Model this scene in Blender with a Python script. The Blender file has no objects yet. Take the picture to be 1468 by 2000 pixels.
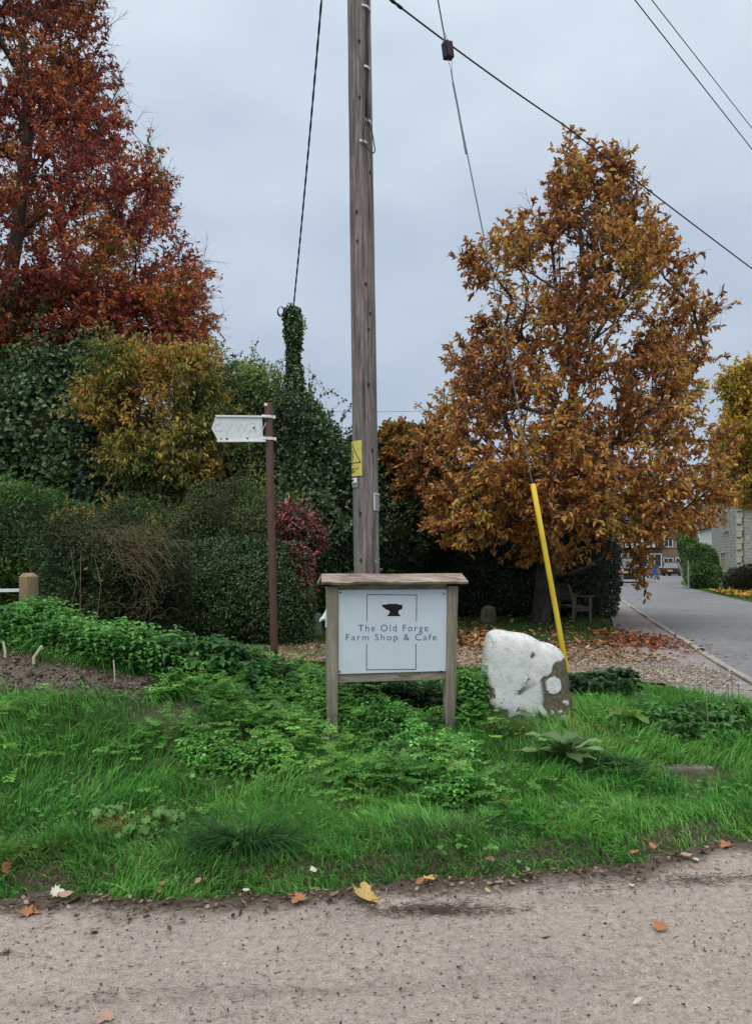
import bpy, bmesh, math, random
import numpy as np
from mathutils import Vector, Matrix, Euler

SC = bpy.context.scene
COL = SC.collection
R = math.radians

# ------------------------------------------------------------------ camera
F = 1540.0; CX = 734.0; HY = 1100.0; CAMZ = 1.6
cam_d = bpy.data.cameras.new('camera'); cam = bpy.data.objects.new('camera', cam_d); COL.objects.link(cam)
cam_d.sensor_fit = 'HORIZONTAL'; cam_d.sensor_width = 36.0; cam_d.lens = F/1468*36.0
cam_d.shift_y = 100.0/1468; cam_d.clip_start = 0.05; cam_d.clip_end = 3000
cam.location = (0, 0, CAMZ); cam.rotation_euler = (R(90), 0, 0)
SC.camera = cam
# ------------------------------------------------------------------ light
SUN_EL, SUN_AZ = 58, 205        # azimuth the light comes from (deg, 0 = ahead (+y), clockwise)
sd = bpy.data.lights.new('sun', 'SUN'); so = bpy.data.objects.new('sun', sd); COL.objects.link(so)
sd.energy = 1.5; sd.angle = R(50); sd.color = (1.0, 0.97, 0.93)
az, el = R(SUN_AZ), R(SUN_EL)
sv = Vector((math.sin(az)*math.cos(el), math.cos(az)*math.cos(el), math.sin(el)))
so.rotation_euler = sv.to_track_quat('Z', 'Y').to_euler()
so.location = (0, -5, 30)
W = bpy.data.worlds.new('World'); SC.world = W; W.use_nodes = True
nt = W.node_tree; nt.nodes.clear()
def wn(t, **k):
    n = nt.nodes.new(t)
    for a, b in k.items(): setattr(n, a, b)
    return n
sky = wn('ShaderNodeTexSky'); sky.sky_type = 'NISHITA'; sky.sun_disc = False
sky.sun_elevation = el; sky.sun_rotation = az; sky.air_density = 1; sky.dust_density = 3
tc = wn('ShaderNodeTexCoord'); sep = wn('ShaderNodeSeparateXYZ'); nt.links.new(tc.outputs['Generated'], sep.inputs[0])
mp = wn('ShaderNodeMapping'); mp.inputs['Scale'].default_value = (1, 1, 2.2); nt.links.new(tc.outputs['Generated'], mp.inputs[0])
no = wn('ShaderNodeTexNoise'); no.inputs['Scale'].default_value = 4.0; no.inputs['Detail'].default_value = 5; no.inputs['Roughness'].default_value = .45
nt.links.new(mp.outputs[0], no.inputs['Vector'])
# an even layer of cloud, about twice as bright overhead as near the horizon
ramp = wn('ShaderNodeValToRGB'); nt.links.new(sep.outputs['Z'], ramp.inputs[0])
ramp.color_ramp.elements[0].position = 0.0; ramp.color_ramp.elements[0].color = (.345, .435, .565, 1)
ramp.color_ramp.elements[1].position = 1.0; ramp.color_ramp.elements[1].color = (1.5, 1.46, 1.38, 1)
e = ramp.color_ramp.elements.new(.22); e.color = (.435, .515, .62, 1)
e = ramp.color_ramp.elements.new(.58); e.color = (.60, .69, .785, 1)
cr = wn('ShaderNodeValToRGB'); nt.links.new(no.outputs[0], cr.inputs[0])
cr.color_ramp.elements[0].position = .3; cr.color_ramp.elements[0].color = (.865, .875, .905, 1)
cr.color_ramp.elements[1].position = .7; cr.color_ramp.elements[1].color = (1.11, 1.095, 1.07, 1)
mu = wn('ShaderNodeMix', data_type='RGBA', blend_type='MULTIPLY'); mu.inputs[0].default_value = 1
nt.links.new(ramp.outputs[0], mu.inputs[6]); nt.links.new(cr.outputs[0], mu.inputs[7])
sc_ = wn('ShaderNodeVectorMath', operation='SCALE'); sc_.inputs['Scale'].default_value = 10.0
nt.links.new(mu.outputs[2], sc_.inputs[0])
mx = wn('ShaderNodeMix', data_type='RGBA'); mx.inputs[0].default_value = .95
nt.links.new(sky.outputs[0], mx.inputs[6]); nt.links.new(sc_.outputs[0], mx.inputs[7])
bg = wn('ShaderNodeBackground'); bg.inputs['Strength'].default_value = .1
wo = wn('ShaderNodeOutputWorld'); nt.links.new(mx.outputs[2], bg.inputs[0]); nt.links.new(bg.outputs[0], wo.inputs[0])
SC.view_settings.view_transform = 'Standard'; SC.view_settings.look = 'None'
SC.view_settings.exposure = 0.22; SC.view_settings.gamma = 1.0
SC.render.engine = 'CYCLES'
SC.cycles.max_bounces = 5; SC.cycles.diffuse_bounces = 3; SC.cycles.glossy_bounces = 2; SC.cycles.transmission_bounces = 3
SC.cycles.use_denoising = True

# ------------------------------------------------------------------ helpers
def P(px, py, Y): return Vector(((px-CX)/F*Y, Y, CAMZ+(HY-py)/F*Y))
def X(px, Y): return (px-CX)/F*Y
def Z(py, Y): return CAMZ+(HY-py)/F*Y
def rs(seed): return np.random.RandomState(seed)
_nz = {}
def fnoise(x, y, z=0.0, seed=0, octs=4, scale=1.0):
    """smooth pseudo noise in about -1..1 built from rotated sines"""
    if (seed, octs) not in _nz:
        r = rs(seed+991); _nz[(seed, octs)] = (r.uniform(-1, 1, (octs*4, 3)), r.uniform(0, 6.28, octs*4))
    k, ph = _nz[(seed, octs)]; out = 0; amp = 1; tot = 0; f = scale
    for o in range(octs):
        s = 0
        for j in range(4):
            i = o*4+j; kk = k[i]/np.linalg.norm(k[i])*2.2
            s = s+np.sin((x*kk[0]+y*kk[1]+z*kk[2])*f+ph[i]+.7*np.sin(y*f*kk[0]*.9+ph[(i+5) % len(ph)]))
        out = out+s/4*amp*1.6; tot += amp; amp *= .55; f *= 2.03
    return out/tot
def tag(o, label=None, cat=None, group=None, kind=None):
    if label: o['label'] = label
    if cat: o['category'] = cat
    if group: o['group'] = group
    if kind: o['kind'] = kind
    return o
def empty(name, loc, label, cat, group=None, rz=0):
    o = bpy.data.objects.new(name, None); COL.objects.link(o); o.location = loc; o.rotation_euler = (0, 0, rz)
    o.empty_display_size = .2
    return tag(o, label, cat, group)
def link(name, me, mat, parent=None, smooth=False):
    o = bpy.data.objects.new(name, me); COL.objects.link(o)
    if mat is not None:
        for m in (mat if isinstance(mat, (list, tuple)) else [mat]): me.materials.append(m)
    if smooth: me.polygons.foreach_set('use_smooth', np.ones(len(me.polygons), bool))
    if parent is not None: o.parent = parent; o.location = (0, 0, 0)
    return o
def np_mesh(name, V, Fs, mat, parent=None, col=None, smooth=False, origin=None, attrs=None, matidx=None):
    """V (n,3); Fs list of int arrays (m,k)"""
    V = np.asarray(V, np.float32)
    if parent is not None: V = V-np.array(parent.location, np.float32)
    elif origin is not None: V = V-np.array(origin, np.float32)
    me = bpy.data.meshes.new(name); me.vertices.add(len(V)); me.vertices.foreach_set('co', V.ravel())
    Fs = [np.asarray(f, np.int32) for f in (Fs if isinstance(Fs, list) else [Fs]) if len(f)]
    idx = np.concatenate([f.ravel() for f in Fs]); tot = np.concatenate([np.full(len(f), f.shape[1], np.int32) for f in Fs])
    me.loops.add(len(idx)); me.loops.foreach_set('vertex_index', idx)
    me.polygons.add(len(tot)); st = np.zeros(len(tot), np.int32); st[1:] = np.cumsum(tot)[:-1]
    me.polygons.foreach_set('loop_start', st)
    if matidx is not None: me.polygons.foreach_set('material_index', np.asarray(matidx, np.int32))
    me.update(calc_edges=True)
    if col is not None:
        a = me.color_attributes.new('Col', 'FLOAT_COLOR', 'POINT')
        c = np.ones((len(V), 4), np.float32); c[:, :3] = col; a.data.foreach_set('color', c.ravel())
    for k, v in (attrs or {}).items():
        a = me.attributes.new(k, 'FLOAT', 'POINT'); a.data.foreach_set('value', np.asarray(v, np.float32))
    o = link(name, me, mat, parent, smooth)
    if parent is None and origin is not None: o.location = origin
    return o
def absorb(a, b_):
    """merge mesh object b_ into a (one part), keeping both materials"""
    bm = bmesh.new(); bm.from_mesh(a.data); n = len(bm.faces); bm.from_mesh(b_.data); bm.faces.ensure_lookup_table()
    if b_.data.materials[0] is not a.data.materials[0]:
        a.data.materials.append(b_.data.materials[0])
        for f in bm.faces[n:]: f.material_index = 1
    bm.to_mesh(a.data); bm.free(); bpy.data.objects.remove(b_)
class MB:
    def __init__(s): s.v = []; s.f = []; s.m = []
    def box(s, c, d, rz=0, mi=0, rot=None, taper=1.0):
        M = rot if rot is not None else Matrix.Rotation(rz, 3, 'Z'); b = len(s.v)
        for i in range(8):
            sx, sy, sz = (1 if i & 1 else -1), (1 if i & 2 else -1), (1 if i & 4 else -1)
            t = taper if sz > 0 else 1
            s.v.append(tuple(Vector(c)+M @ Vector((sx*d[0]/2*t, sy*d[1]/2*t, sz*d[2]/2))))
        for q in ((0, 2, 3, 1), (4, 5, 7, 6), (0, 1, 5, 4), (2, 6, 7, 3), (0, 4, 6, 2), (1, 3, 7, 5)):
            s.f.append(tuple(b+i for i in q)); s.m.append(mi)
        return s
    def quad(s, a, b, c, d, mi=0):
        n = len(s.v); s.v += [tuple(a), tuple(b), tuple(c), tuple(d)]; s.f.append((n, n+1, n+2, n+3)); s.m.append(mi); return s
    def prism(s, pts, a, b, mi=0):
        """pts: list of (u,v) -> a(u,v) front, b(u,v) back point functions"""
        n = len(s.v); k = len(pts)
        s.v += [tuple(a(*p)) for p in pts]+[tuple(b(*p)) for p in pts]
        s.f.append(tuple(range(n, n+k))); s.f.append(tuple(range(n+2*k-1, n+k-1, -1))); s.m += [mi, mi]
        for i in range(k):
            j = (i+1) % k; s.f.append((n+i, n+k+i, n+k+j, n+j)); s.m.append(mi)
        return s
    def tube(s, pts, r, k=8, mi=0, caps=True):
        pts = [Vector(p) for p in pts]; rr = r if isinstance(r, (list, tuple)) else [r]*len(pts); n = len(s.v)
        up = None
        for i, p in enumerate(pts):
            d = (pts[min(i+1, len(pts)-1)]-pts[max(i-1, 0)]).normalized()
            if up is None: up = d.orthogonal().normalized()
            up = (up-d*up.dot(d)).normalized(); w = d.cross(up)
            for j in range(k):
                t = 2*math.pi*j/k; s.v.append(tuple(p+(up*math.cos(t)+w*math.sin(t))*rr[i]))
        for i in range(len(pts)-1):
            for j in range(k):
                a = n+i*k+j; b = n+i*k+(j+1) % k; s.f.append((a, b, b+k, a+k)); s.m.append(mi)
        if caps:
            s.f.append(tuple(n+j for j in reversed(range(k)))); s.m.append(mi)
            s.f.append(tuple(n+(len(pts)-1)*k+j for j in range(k))); s.m.append(mi)
        return s
    def ball(s, c, r, mi=0, nu=10, nv=6):
        n = len(s.v); r = (r, r, r) if not isinstance(r, (tuple, list)) else r
        for i in range(nv+1):
            for j in range(nu):
                a = math.pi*i/nv; t = 2*math.pi*j/nu
                s.v.append((c[0]+r[0]*math.sin(a)*math.cos(t), c[1]+r[1]*math.sin(a)*math.sin(t), c[2]+r[2]*math.cos(a)))
        for i in range(nv):
            for j in range(nu):
                a = n+i*nu+j; b = n+i*nu+(j+1) % nu; s.f.append((a, a+nu, b+nu, b)); s.m.append(mi)
        return s
    def build(s, name, mat, parent=None, smooth=False, bevel=0, local=False, segs=2):
        me = bpy.data.meshes.new(name); V = s.v
        if parent is not None and not local:
            L = parent.location; V = [(v[0]-L[0], v[1]-L[1], v[2]-L[2]) for v in V]
        me.from_pydata(V, [], s.f); me.update()
        for p, m in zip(me.polygons, s.m): p.material_index = m
        o = link(name, me, mat, parent, smooth)
        if bevel:
            b = o.modifiers.new('bevel', 'BEVEL'); b.width = bevel; b.segments = segs; b.limit_method = 'ANGLE'; b.angle_limit = R(35)
        return o

# ------------------------------------------------------------------ materials
def mat(name, base=(.5, .5, .5), rough=.8, metal=0, spec=.3):
    m = bpy.data.materials.new(name); m.use_nodes = True; b = m.node_tree.nodes['Principled BSDF']
    b.inputs['Base Color'].default_value = (*base, 1); b.inputs['Roughness'].default_value = rough
    b.inputs['Metallic'].default_value = metal; b.inputs['Specular IOR Level'].default_value = spec
    return m, m.node_tree, b
def N(t, kind, **kw):
    n = t.nodes.new(kind)
    for k, v in kw.items():
        if k in n.inputs.keys(): n.inputs[k].default_value = v
        else: setattr(n, k, v)
    return n
def ramp_(t, src, stops):
    r = t.nodes.new('ShaderNodeValToRGB'); el_ = r.color_ramp.elements
    while len(el_) < len(stops): el_.new(.5)
    for e_, (p, c) in zip(el_, stops): e_.position = p; e_.color = (*c, 1) if len(c) == 3 else c
    t.links.new(src, r.inputs[0]); return r.outputs[0]
def coords(t, scale=(1, 1, 1), kind='Object'):
    c = t.nodes.new('ShaderNodeTexCoord'); m = t.nodes.new('ShaderNodeMapping'); m.inputs['Scale'].default_value = scale
    t.links.new(c.outputs[kind], m.inputs[0]); return m.outputs[0]
def noise(t, vec, scale, detail=6, rough=.6, dist=0):
    n = t.nodes.new('ShaderNodeTexNoise'); n.inputs['Scale'].default_value = scale; n.inputs['Detail'].default_value = detail
    n.inputs['Roughness'].default_value = rough; n.inputs['Distortion'].default_value = dist
    t.links.new(vec, n.inputs['Vector']); return n.outputs[0]
def mixc(t, fac, a, b, mode='MIX'):
    m = t.nodes.new('ShaderNodeMix'); m.data_type = 'RGBA'; m.blend_type = mode
    for i, v in ((0, fac), (6, a), (7, b)):
        if hasattr(v, 'is_linked') or hasattr(v, 'links'): t.links.new(v, m.inputs[i])
        else: m.inputs[i].default_value = v if i == 0 else (*v, 1)
    return m.outputs[2]
def bump(t, b, h, strength=.4, dist=.01):
    n = t.nodes.new('ShaderNodeBump'); n.inputs['Strength'].default_value = strength; n.inputs['Distance'].default_value = dist
    t.links.new(h, n.inputs['Height']); t.links.new(n.outputs[0], b.inputs['Normal'])
def noisy(name, c1, c2, scale=8, rough=.85, stretch=(1, 1, 1), bmp=.3, dist=.01, detail=8, metal=0, c3=None, spec=.3, lo=.3, hi=.7):
    m, t, b = mat(name, c1, rough, metal, spec); v = coords(t, stretch); n = noise(t, v, scale, detail)
    st = [(lo, c1), (hi, c2)] if c3 is None else [(lo, c1), ((lo+hi)/2, c2), (hi, c3)]
    t.links.new(ramp_(t, n, st), b.inputs['Base Color'])
    if bmp: bump(t, b, n, bmp, dist)
    return m
def leafmat(name, transl=.3, rough=.5, spec=.35):
    m, t, b = mat(name, (.1, .2, .05), rough, 0, spec)
    a = N(t, 'ShaderNodeAttribute'); a.attribute_name = 'Col'
    v = coords(t); n = noise(t, v, 60, 2)
    c = mixc(t, .35, a.outputs['Color'], ramp_(t, n, [(.3, (.55, .55, .55)), (.7, (1.25, 1.25, 1.2))]), 'MULTIPLY')
    t.links.new(c, b.inputs['Base Color'])
    tr = t.nodes.new('ShaderNodeBsdfTranslucent'); t.links.new(c, tr.inputs[0])
    ms = t.nodes.new('ShaderNodeMixShader'); ms.inputs[0].default_value = transl
    out = [x for x in t.nodes if x.type == 'OUTPUT_MATERIAL'][0]
    t.links.new(b.outputs[0], ms.inputs[1]); t.links.new(tr.outputs[0], ms.inputs[2]); t.links.new(ms.outputs[0], out.inputs[0])
    return m
M = {}
M['leaf'] = leafmat('leaf', .38, .5, .35)
M['glossleaf'] = leafmat('glossy_leaf', .2, .35, .5)
M['grass'] = leafmat('grass_blade', .4, .45, .3)
M['litter'] = leafmat('dry_leaf', .1, .75, .15)
M['bark'] = noisy('bark', (.03, .024, .018), (.13, .105, .08), 14, .95, (1, 1, .25), .8, .03)
M['oakbark'] = noisy('oak_bark', (.03, .024, .018), (.125, .10, .08), 18, .95, (1, 1, .2), .9, .03)
M['twig'] = noisy('twig_bark', (.05, .035, .03), (.12, .09, .07), 30, .9, (1, 1, 1), 0)
M['deadtwig'] = noisy('dead_stem', (.09, .065, .035), (.25, .19, .10), 20, .9, (1, 1, 1), 0)
M['core'] = noisy('hedge_inner_shade', (.014, .018, .010), (.045, .05, .026), 9, 1, (1, 1, 1), .6, .05)  # dark green-brown, the shade inside the foliage is put into the colour
M['black'] = mat('black_rubber', (.012, .012, .014), .5)[0]
M['cable'] = mat('cable_sheath', (.015, .016, .02), .55)[0]
M['steelwire'] = mat('steel_strand', (.16, .17, .18), .5, .6)[0]
M['white'] = noisy('white_paint', (.66, .68, .68), (.8, .81, .8), 20, .5, bmp=0)
M['clip'] = mat('pale_clip', (.62, .62, .64), .5)[0]
M['yellowpl'] = noisy('yellow_plastic', (.40, .27, .03), (.66, .45, .02), 7, .5, (1, 1, .25), .2, .003, c3=(.74, .53, .04), spec=.4, lo=.25, hi=.6)
M['ink'] = mat('sign_ink', (.055, .085, .18), .5)[0]
M['inkblack'] = mat('sign_black', (.006, .006, .008), .5)[0]
M['glass'] = mat('window_glass', (.02, .025, .03), .08, 0, .6)[0]
M['tyre'] = mat('tyre', (.015, .015, .016), .85)[0]
M['chrome'] = mat('alloy', (.45, .46, .48), .3, .8)[0]

def wood(name, dark, midc, light, scale=6, stretch=(1, 1, .06), green=None, b_=.6):
    m, t, b = mat(name, midc, .85, 0, .2); v = coords(t, stretch)
    n = noise(t, v, scale*6, 8, .65, .4); n2 = noise(t, coords(t, (stretch[0]*2.2, stretch[1]*2.2, stretch[2]*1.3)), scale*16, 6, .7)
    c = ramp_(t, n, [(.28, dark), (.48, midc), (.72, light)])
    c = mixc(t, .6, c, ramp_(t, n2, [(.33, (.28, .26, .26)), (.48, (1, 1, 1)), (.75, (1.3, 1.28, 1.25))]), 'MULTIPLY')
    n3 = noise(t, coords(t), 2.0, 4)
    c = mixc(t, .7, c, ramp_(t, n3, [(.3, (.72, .70, .72)), (.7, (1.18, 1.15, 1.1))]), 'MULTIPLY')
    if green:
        c = mixc(t, ramp_(t, noise(t, coords(t), 3.1, 5), [(.5, (0, 0, 0)), (.68, (.8, .8, .8))]), c, green)
    t.links.new(c, b.inputs['Base Color'])
    bump(t, b, n2, b_, .006); return m
M['polewood'] = wood('weathered_pole_wood', (.07, .056, .053), (.19, .162, .152), (.37, .335, .315), 6, (1, 1, .05))
M['signwood'] = wood('weathered_oak', (.12, .10, .075), (.25, .215, .165), (.40, .36, .29), 5, green=(.20, .21, .15))
M['roofwood'] = wood('sign_roof_wood', (.11, .075, .06), (.28, .225, .185), (.47, .43, .38), 4, (.08, 1, 1), b_=.9)
M['postwood'] = wood('fence_post_wood', (.13, .085, .05), (.27, .19, .115), (.40, .31, .20), 5)
M['benchwood'] = wood('grey_bench_wood', (.07, .065, .055), (.14, .13, .11), (.22, .20, .17), 6, (1, 1, 1))
M['brownpaint'] = noisy('brown_painted_steel', (.060, .026, .020), (.105, .048, .036), 25, .5, (1, 1, .3), .15, .002, c3=(.075, .035, .028))

# ------------------------------------------------------------------ terrain function
def edge(x):
    xc = np.clip(x, -3.2, 3.4)
    return 3.82+.178*xc+.056*xc*xc+.035*np.sin(x*3.1+1)+.02*np.sin(x*7.7)+.012*np.sin(x*17)
def sst(a, b, x): t = np.clip((x-a)/(b-a), 0, 1); return t*t*(3-2*t)
def gz(x, y):
    x = np.asarray(x, float); y = np.asarray(y, float); d = y-edge(x)
    h = -.03+.10*sst(.02, .30, d)-.03*sst(.45, .75, d)+.21*sst(.7, 2.3, d)
    h = h+.80*np.exp(-(((x+3.9)/2.3)**2+((y-6.95)/1.22)**2))-.09*np.exp(-(((x+.3)/.5)**2+((y-6.1)/.5)**2))-.05*np.exp(-(((x-.6)/.3)**2+((y-6.4)/.4)**2))
    h = h+.10*np.exp(-(((x+1.2)/1.0)**2+((y-6.6)/.9)**2))
    h = h+.03*np.exp(-(((x-1.4)/.9)**2+((y-6.9)/.9)**2))
    w = sst(.1, .6, d)*(1-sst(8.0, 9.6, y))
    h = h+w*(.042*fnoise(x, y, 0, 3, 4, 2.2)+.012*fnoise(x, y, 0, 4, 3, 9))
    far = sst(9, 10.5, y); h = h*(1-far)+.25*far
    return h
SOIL = lambda x, y: np.exp(-((np.maximum(0, x+1.95)/.2)**2))*np.exp(-((y-(6.30+.05*np.sin(x*3)))/.23)**4)

# ground sheet reaching the horizon
gx = np.unique(np.concatenate([np.linspace(-900, -40, 12), np.linspace(-40, -6, 25), np.arange(-6, 6.5, .055), np.linspace(6.5, 60, 40), np.linspace(60, 900, 12)]))
gy = np.unique(np.concatenate([np.linspace(-300, 0, 8), np.linspace(0, 3, 8), np.arange(3, 9.8, .055), np.linspace(9.8, 60, 60), np.linspace(60, 1600, 16)]))
GX, GY = np.meshgrid(gx, gy); GZ = gz(GX, GY)
soilm = SOIL(GX, GY)
GZ = GZ+soilm*(.05*fnoise(GX, GY, 0, 7, 4, 9)+.03*fnoise(GX, GY, 0, 8, 3, 30))
def gridmesh(name, A, B, C_, mat_, attrs=None, **k):
    ny, nx = A.shape; V = np.stack([A.ravel(), B.ravel(), C_.ravel()], 1)
    i = np.arange(ny*nx).reshape(ny, nx); f = np.stack([i[:-1, :-1].ravel(), i[:-1, 1:].ravel(), i[1:, 1:].ravel(), i[1:, :-1].ravel()], 1)
    return np_mesh(name, V, f, mat_, attrs={k2: v.ravel() for k2, v in (attrs or {}).items()}, smooth=True, **k)
m, t, b = mat('earth', (.08, .06, .04), .95, 0, .15)
v = coords(t); n1 = noise(t, v, 3, 8); n2 = noise(t, v, 45, 8, .7)
soilc = ramp_(t, n2, [(.25, (.022, .016, .012)), (.5, (.075, .058, .045)), (.75, (.16, .13, .11))])
grassc = ramp_(t, n2, [(.25, (.03, .06, .015)), (.6, (.06, .13, .03)), (.8, (.12, .16, .05))])
at = N(t, 'ShaderNodeAttribute'); at.attribute_name = 'green'
c = mixc(t, at.outputs['Fac'], soilc, grassc)
at2 = N(t, 'ShaderNodeAttribute'); at2.attribute_name = 'heap'
c = mixc(t, at2.outputs['Fac'], c, ramp_(t, noise(t, v, 25, 8, .7), [(.25, (.07, .052, .042)), (.5, (.15, .12, .10)), (.75, (.27, .225, .195))]))
t.links.new(c, b.inputs['Base Color']); bump(t, b, n2, .8, .03); M['earth'] = m
green = sst(8.5, 9.5, GY)*1.0+.35*(1-sst(8.5, 9.5, GY))*(GY > edge(GX)+.3)
tag(gridmesh('ground', GX, GY, GZ, M['earth'], {'green': np.clip(green, 0, 1)*(1-soilm), 'heap': soilm}), kind='structure')

# near lane
lx = np.unique(np.concatenate([np.linspace(-60, -4, 20), np.arange(-4, 4.4, .016), np.linspace(4.4, 60, 22)]))
ly = np.concatenate([np.linspace(-5, 2.3, 8), np.linspace(2.34, 3.2, 40), np.linspace(0, 1, 130)[1:]*0-1])
LT = np.concatenate([np.linspace(0, .62, 10)[:-1], np.linspace(.62, 1, 150)])
LX, TT = np.meshgrid(lx, LT); E = edge(LX)+.22
LY = -4+(E+4)*TT
dd = LY-edge(LX)
LZ = .004*fnoise(LX, LY, 0, 11, 3, 2)+.0025*fnoise(LX, LY, 0, 12, 3, 30)+.0025*fnoise(LX, LY, 0, 13, 3, 75)
mudn = fnoise(LX, LY, 0, 14, 4, 5)
mud = sst(-.17, -.01, dd+.07*mudn)
LZ = LZ+mud*(.012*fnoise(LX, LY, 0, 15, 4, 14)+.008)+.0*dd-.02*sst(.0, .22, dd)
# darker silt streaks left where the rain ran
streak = np.zeros_like(LX)
for (sx, sy, lx_, ly_, a_) in [(-.35, 2.93, .9, .04, .45), (.25, 3.62, .42, .05, .5), (1.55, 3.93, .5, .05, .5), (.5, 3.02, .6, .05, .35), (-.9, 2.88, .5, .03, .6), (1.0, 3.75, .3, .05, .4), (-.6, 3.62, .6, .04, .35)]:
    streak = np.maximum(streak, a_*np.exp(-(((LX-sx)/lx_)**2+((LY-sy-.06*(LX-sx))/ly_)**2))*(.65+.6*fnoise(LX, LY, 0, 16, 3, 16)))
m, t, b = mat('lane_surface', (.3, .26, .23), .9, 0, .2); v = coords(t)
n1 = noise(t, v, 1.2, 5); n2 = noise(t, v, 26, 10, .78); n3 = noise(t, v, 140, 4, .7)
c = ramp_(t, n2, [(.32, (.18, .148, .13)), (.46, (.355, .30, .27)), (.56, (.42, .36, .325)), (.70, (.54, .475, .43))])
c = mixc(t, .8, c, ramp_(t, n1, [(.3, (.85, .84, .85)), (.7, (1.13, 1.12, 1.1))]), 'MULTIPLY')
c = mixc(t, .8, c, ramp_(t, n3, [(.36, (.5, .5, .5)), (.5, (1, 1, 1)), (.66, (1.3, 1.29, 1.27))]), 'MULTIPLY')
vo = N(t, 'ShaderNodeTexVoronoi'); vo.inputs['Scale'].default_value = 42; t.links.new(v, vo.inputs['Vector'])
mk = ramp_(t, vo.outputs['Distance'], [(.14, (1, 1, 1)), (.34, (0, 0, 0))])
sp = N(t, 'ShaderNodeSeparateColor'); t.links.new(vo.outputs['Color'], sp.inputs[0])
peb = ramp_(t, sp.outputs[0], [(.0, (.20, .175, .165)), (.35, (.34, .29, .24)), (.5, (.26, .23, .22)), (.8, (.50, .45, .41)), (1, (.24, .23, .235))])
vis = ramp_(t, sp.outputs[1], [(.45, (0, 0, 0)), (.5, (1, 1, 1))])
mm_ = N(t, 'ShaderNodeMath', operation='MULTIPLY'); t.links.new(mk, mm_.inputs[0]); t.links.new(vis, mm_.inputs[1])
mm2 = N(t, 'ShaderNodeMath', operation='MULTIPLY'); t.links.new(mm_.outputs[0], mm2.inputs[0]); mm2.inputs[1].default_value = .75
c = mixc(t, mm2.outputs[0], c, peb)
a1 = N(t, 'ShaderNodeAttribute'); a1.attribute_name = 'mud'
c = mixc(t, a1.outputs['Fac'], c, ramp_(t, n2, [(.3, (.04, .03, .024)), (.5, (.10, .078, .063)), (.72, (.19, .155, .13))]))
t.links.new(c, b.inputs['Base Color'])
ad = N(t, 'ShaderNodeMath', operation='ADD'); t.links.new(n2, ad.inputs[0]); t.links.new(n3, ad.inputs[1])
bump(t, b, ad.outputs[0], .9, .008); M['lane'] = m
tag(gridmesh('lane', LX, LY, LZ, M['lane'], {'mud': np.clip(np.maximum(mud, streak*.8), 0, 1)}), kind='structure')

# gravel drive, village road, pavement
def strip(name, A, B, z, mat_, nseg=40, nw=8):
    A = np.array(A, float); B = np.array(B, float)
    def res(Q):
        d = np.r_[0, np.cumsum(np.linalg.norm(np.diff(Q, axis=0), axis=1))]; s = np.linspace(0, 1, nseg)*d[-1]
        q = np.stack([np.interp(s, d, Q[:, 0]), np.interp(s, d, Q[:, 1])], 1)
        for _ in range(2): q[1:-1] = (q[:-2]+2*q[1:-1]+q[2:])/4
        return q
    a, b_ = res(A), res(B); w = np.linspace(0, 1, nw)[None, :, None]
    G = a[:, None]*(1-w)+b_[:, None]*w
    return gridmesh(name, G[..., 0], G[..., 1], np.full(G.shape[:2], z), mat_), a, b_
def agg(name, c1, c2, c3, sc, st=(1, 1, 1), big=None):
    m, t, b = mat(name, c2, .9, 0, .2); v = coords(t, st); n = noise(t, v, sc, 8, .75); n0 = noise(t, coords(t), .6, 4)
    c = ramp_(t, n, [(.3, c1), (.5, c2), (.7, c3)])
    c = mixc(t, .8, c, ramp_(t, n0, [(.3, (.82, .82, .83)), (.7, (1.15, 1.15, 1.13))]), 'MULTIPLY')
    t.links.new(c, b.inputs['Base Color']); bump(t, b, n, .5, .02); return m
M['drive'] = agg('drive_gravel', (.13, .095, .06), (.27, .21, .145), (.43, .35, .26), 14)
M['asphalt'] = agg('village_asphalt', (.13, .135, .145), (.19, .195, .205), (.26, .265, .28), 9)
M['pave'] = agg('old_pavement', (.17, .14, .135), (.25, .22, .21), (.34, .31, .30), 8)
M['kerb'] = agg('kerb_stone', (.17, .16, .13), (.32, .295, .26), (.46, .43, .38), 9)
ROADL = [(3.7, 5.2), (3.95, 7.4), (4.15, 8.66), (4.45, 9.9), (5.4, 13.9), (6.6, 19), (8.3, 26), (11, 37), (14.3, 50), (20, 65), (27, 80), (42, 100), (70, 118)]
ROADR = [(9.0, 5.0), (9.6, 7.4), (10, 10), (10.3, 14), (11.2, 20), (12.7, 26.7), (14.8, 34.7), (16.6, 41.6), (19.3, 50), (23.2, 60), (29.5, 71), (44, 90), (72, 108)]
rd, RA, RB = strip('village_road', ROADL, ROADR, .262, M['asphalt'], 80, 8); tag(rd, kind='structure')
PVL = [(x_-w_, y_) for (x_, y_), w_ in zip(ROADL[1:-2], (.7, 1.3, 1.25, 1.2, .9, 1.1, 1.2, 1.2, 1.4, 1.6))]
pv, PA, PB = strip('pavement', PVL, [(a-.12, b2) for a, b2 in ROADL[1:-2]], .284, M['pave'], 60, 6); tag(pv, kind='structure')
kb = MB(); K = RA[:62]
for i in range(len(K)-1):
    a = Vector((*K[i], 0)); c_ = Vector((*K[i+1], 0)); d = (c_-a); L = d.length; d.normalize(); nrm = Vector((-d.y, d.x, 0))
    mid = (a+c_)/2+nrm*.055; wob = .01*math.sin(i*5.1)
    kb.box((mid.x+wob, mid.y, .25), (L*.96, .10+.015*math.sin(i*2.3), .115+.015*math.sin(i*3.3)), rz=math.atan2(d.y, d.x))
tag(kb.build('kerb', M['kerb'], bevel=.015), kind='structure')
DRN = [(-14, 11.6), (-4, 11.0), (-1, 10.6), (.8, 10.3), (2.0, 9.5), (3.0, 8.75), (3.5, 8.4)]
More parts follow.
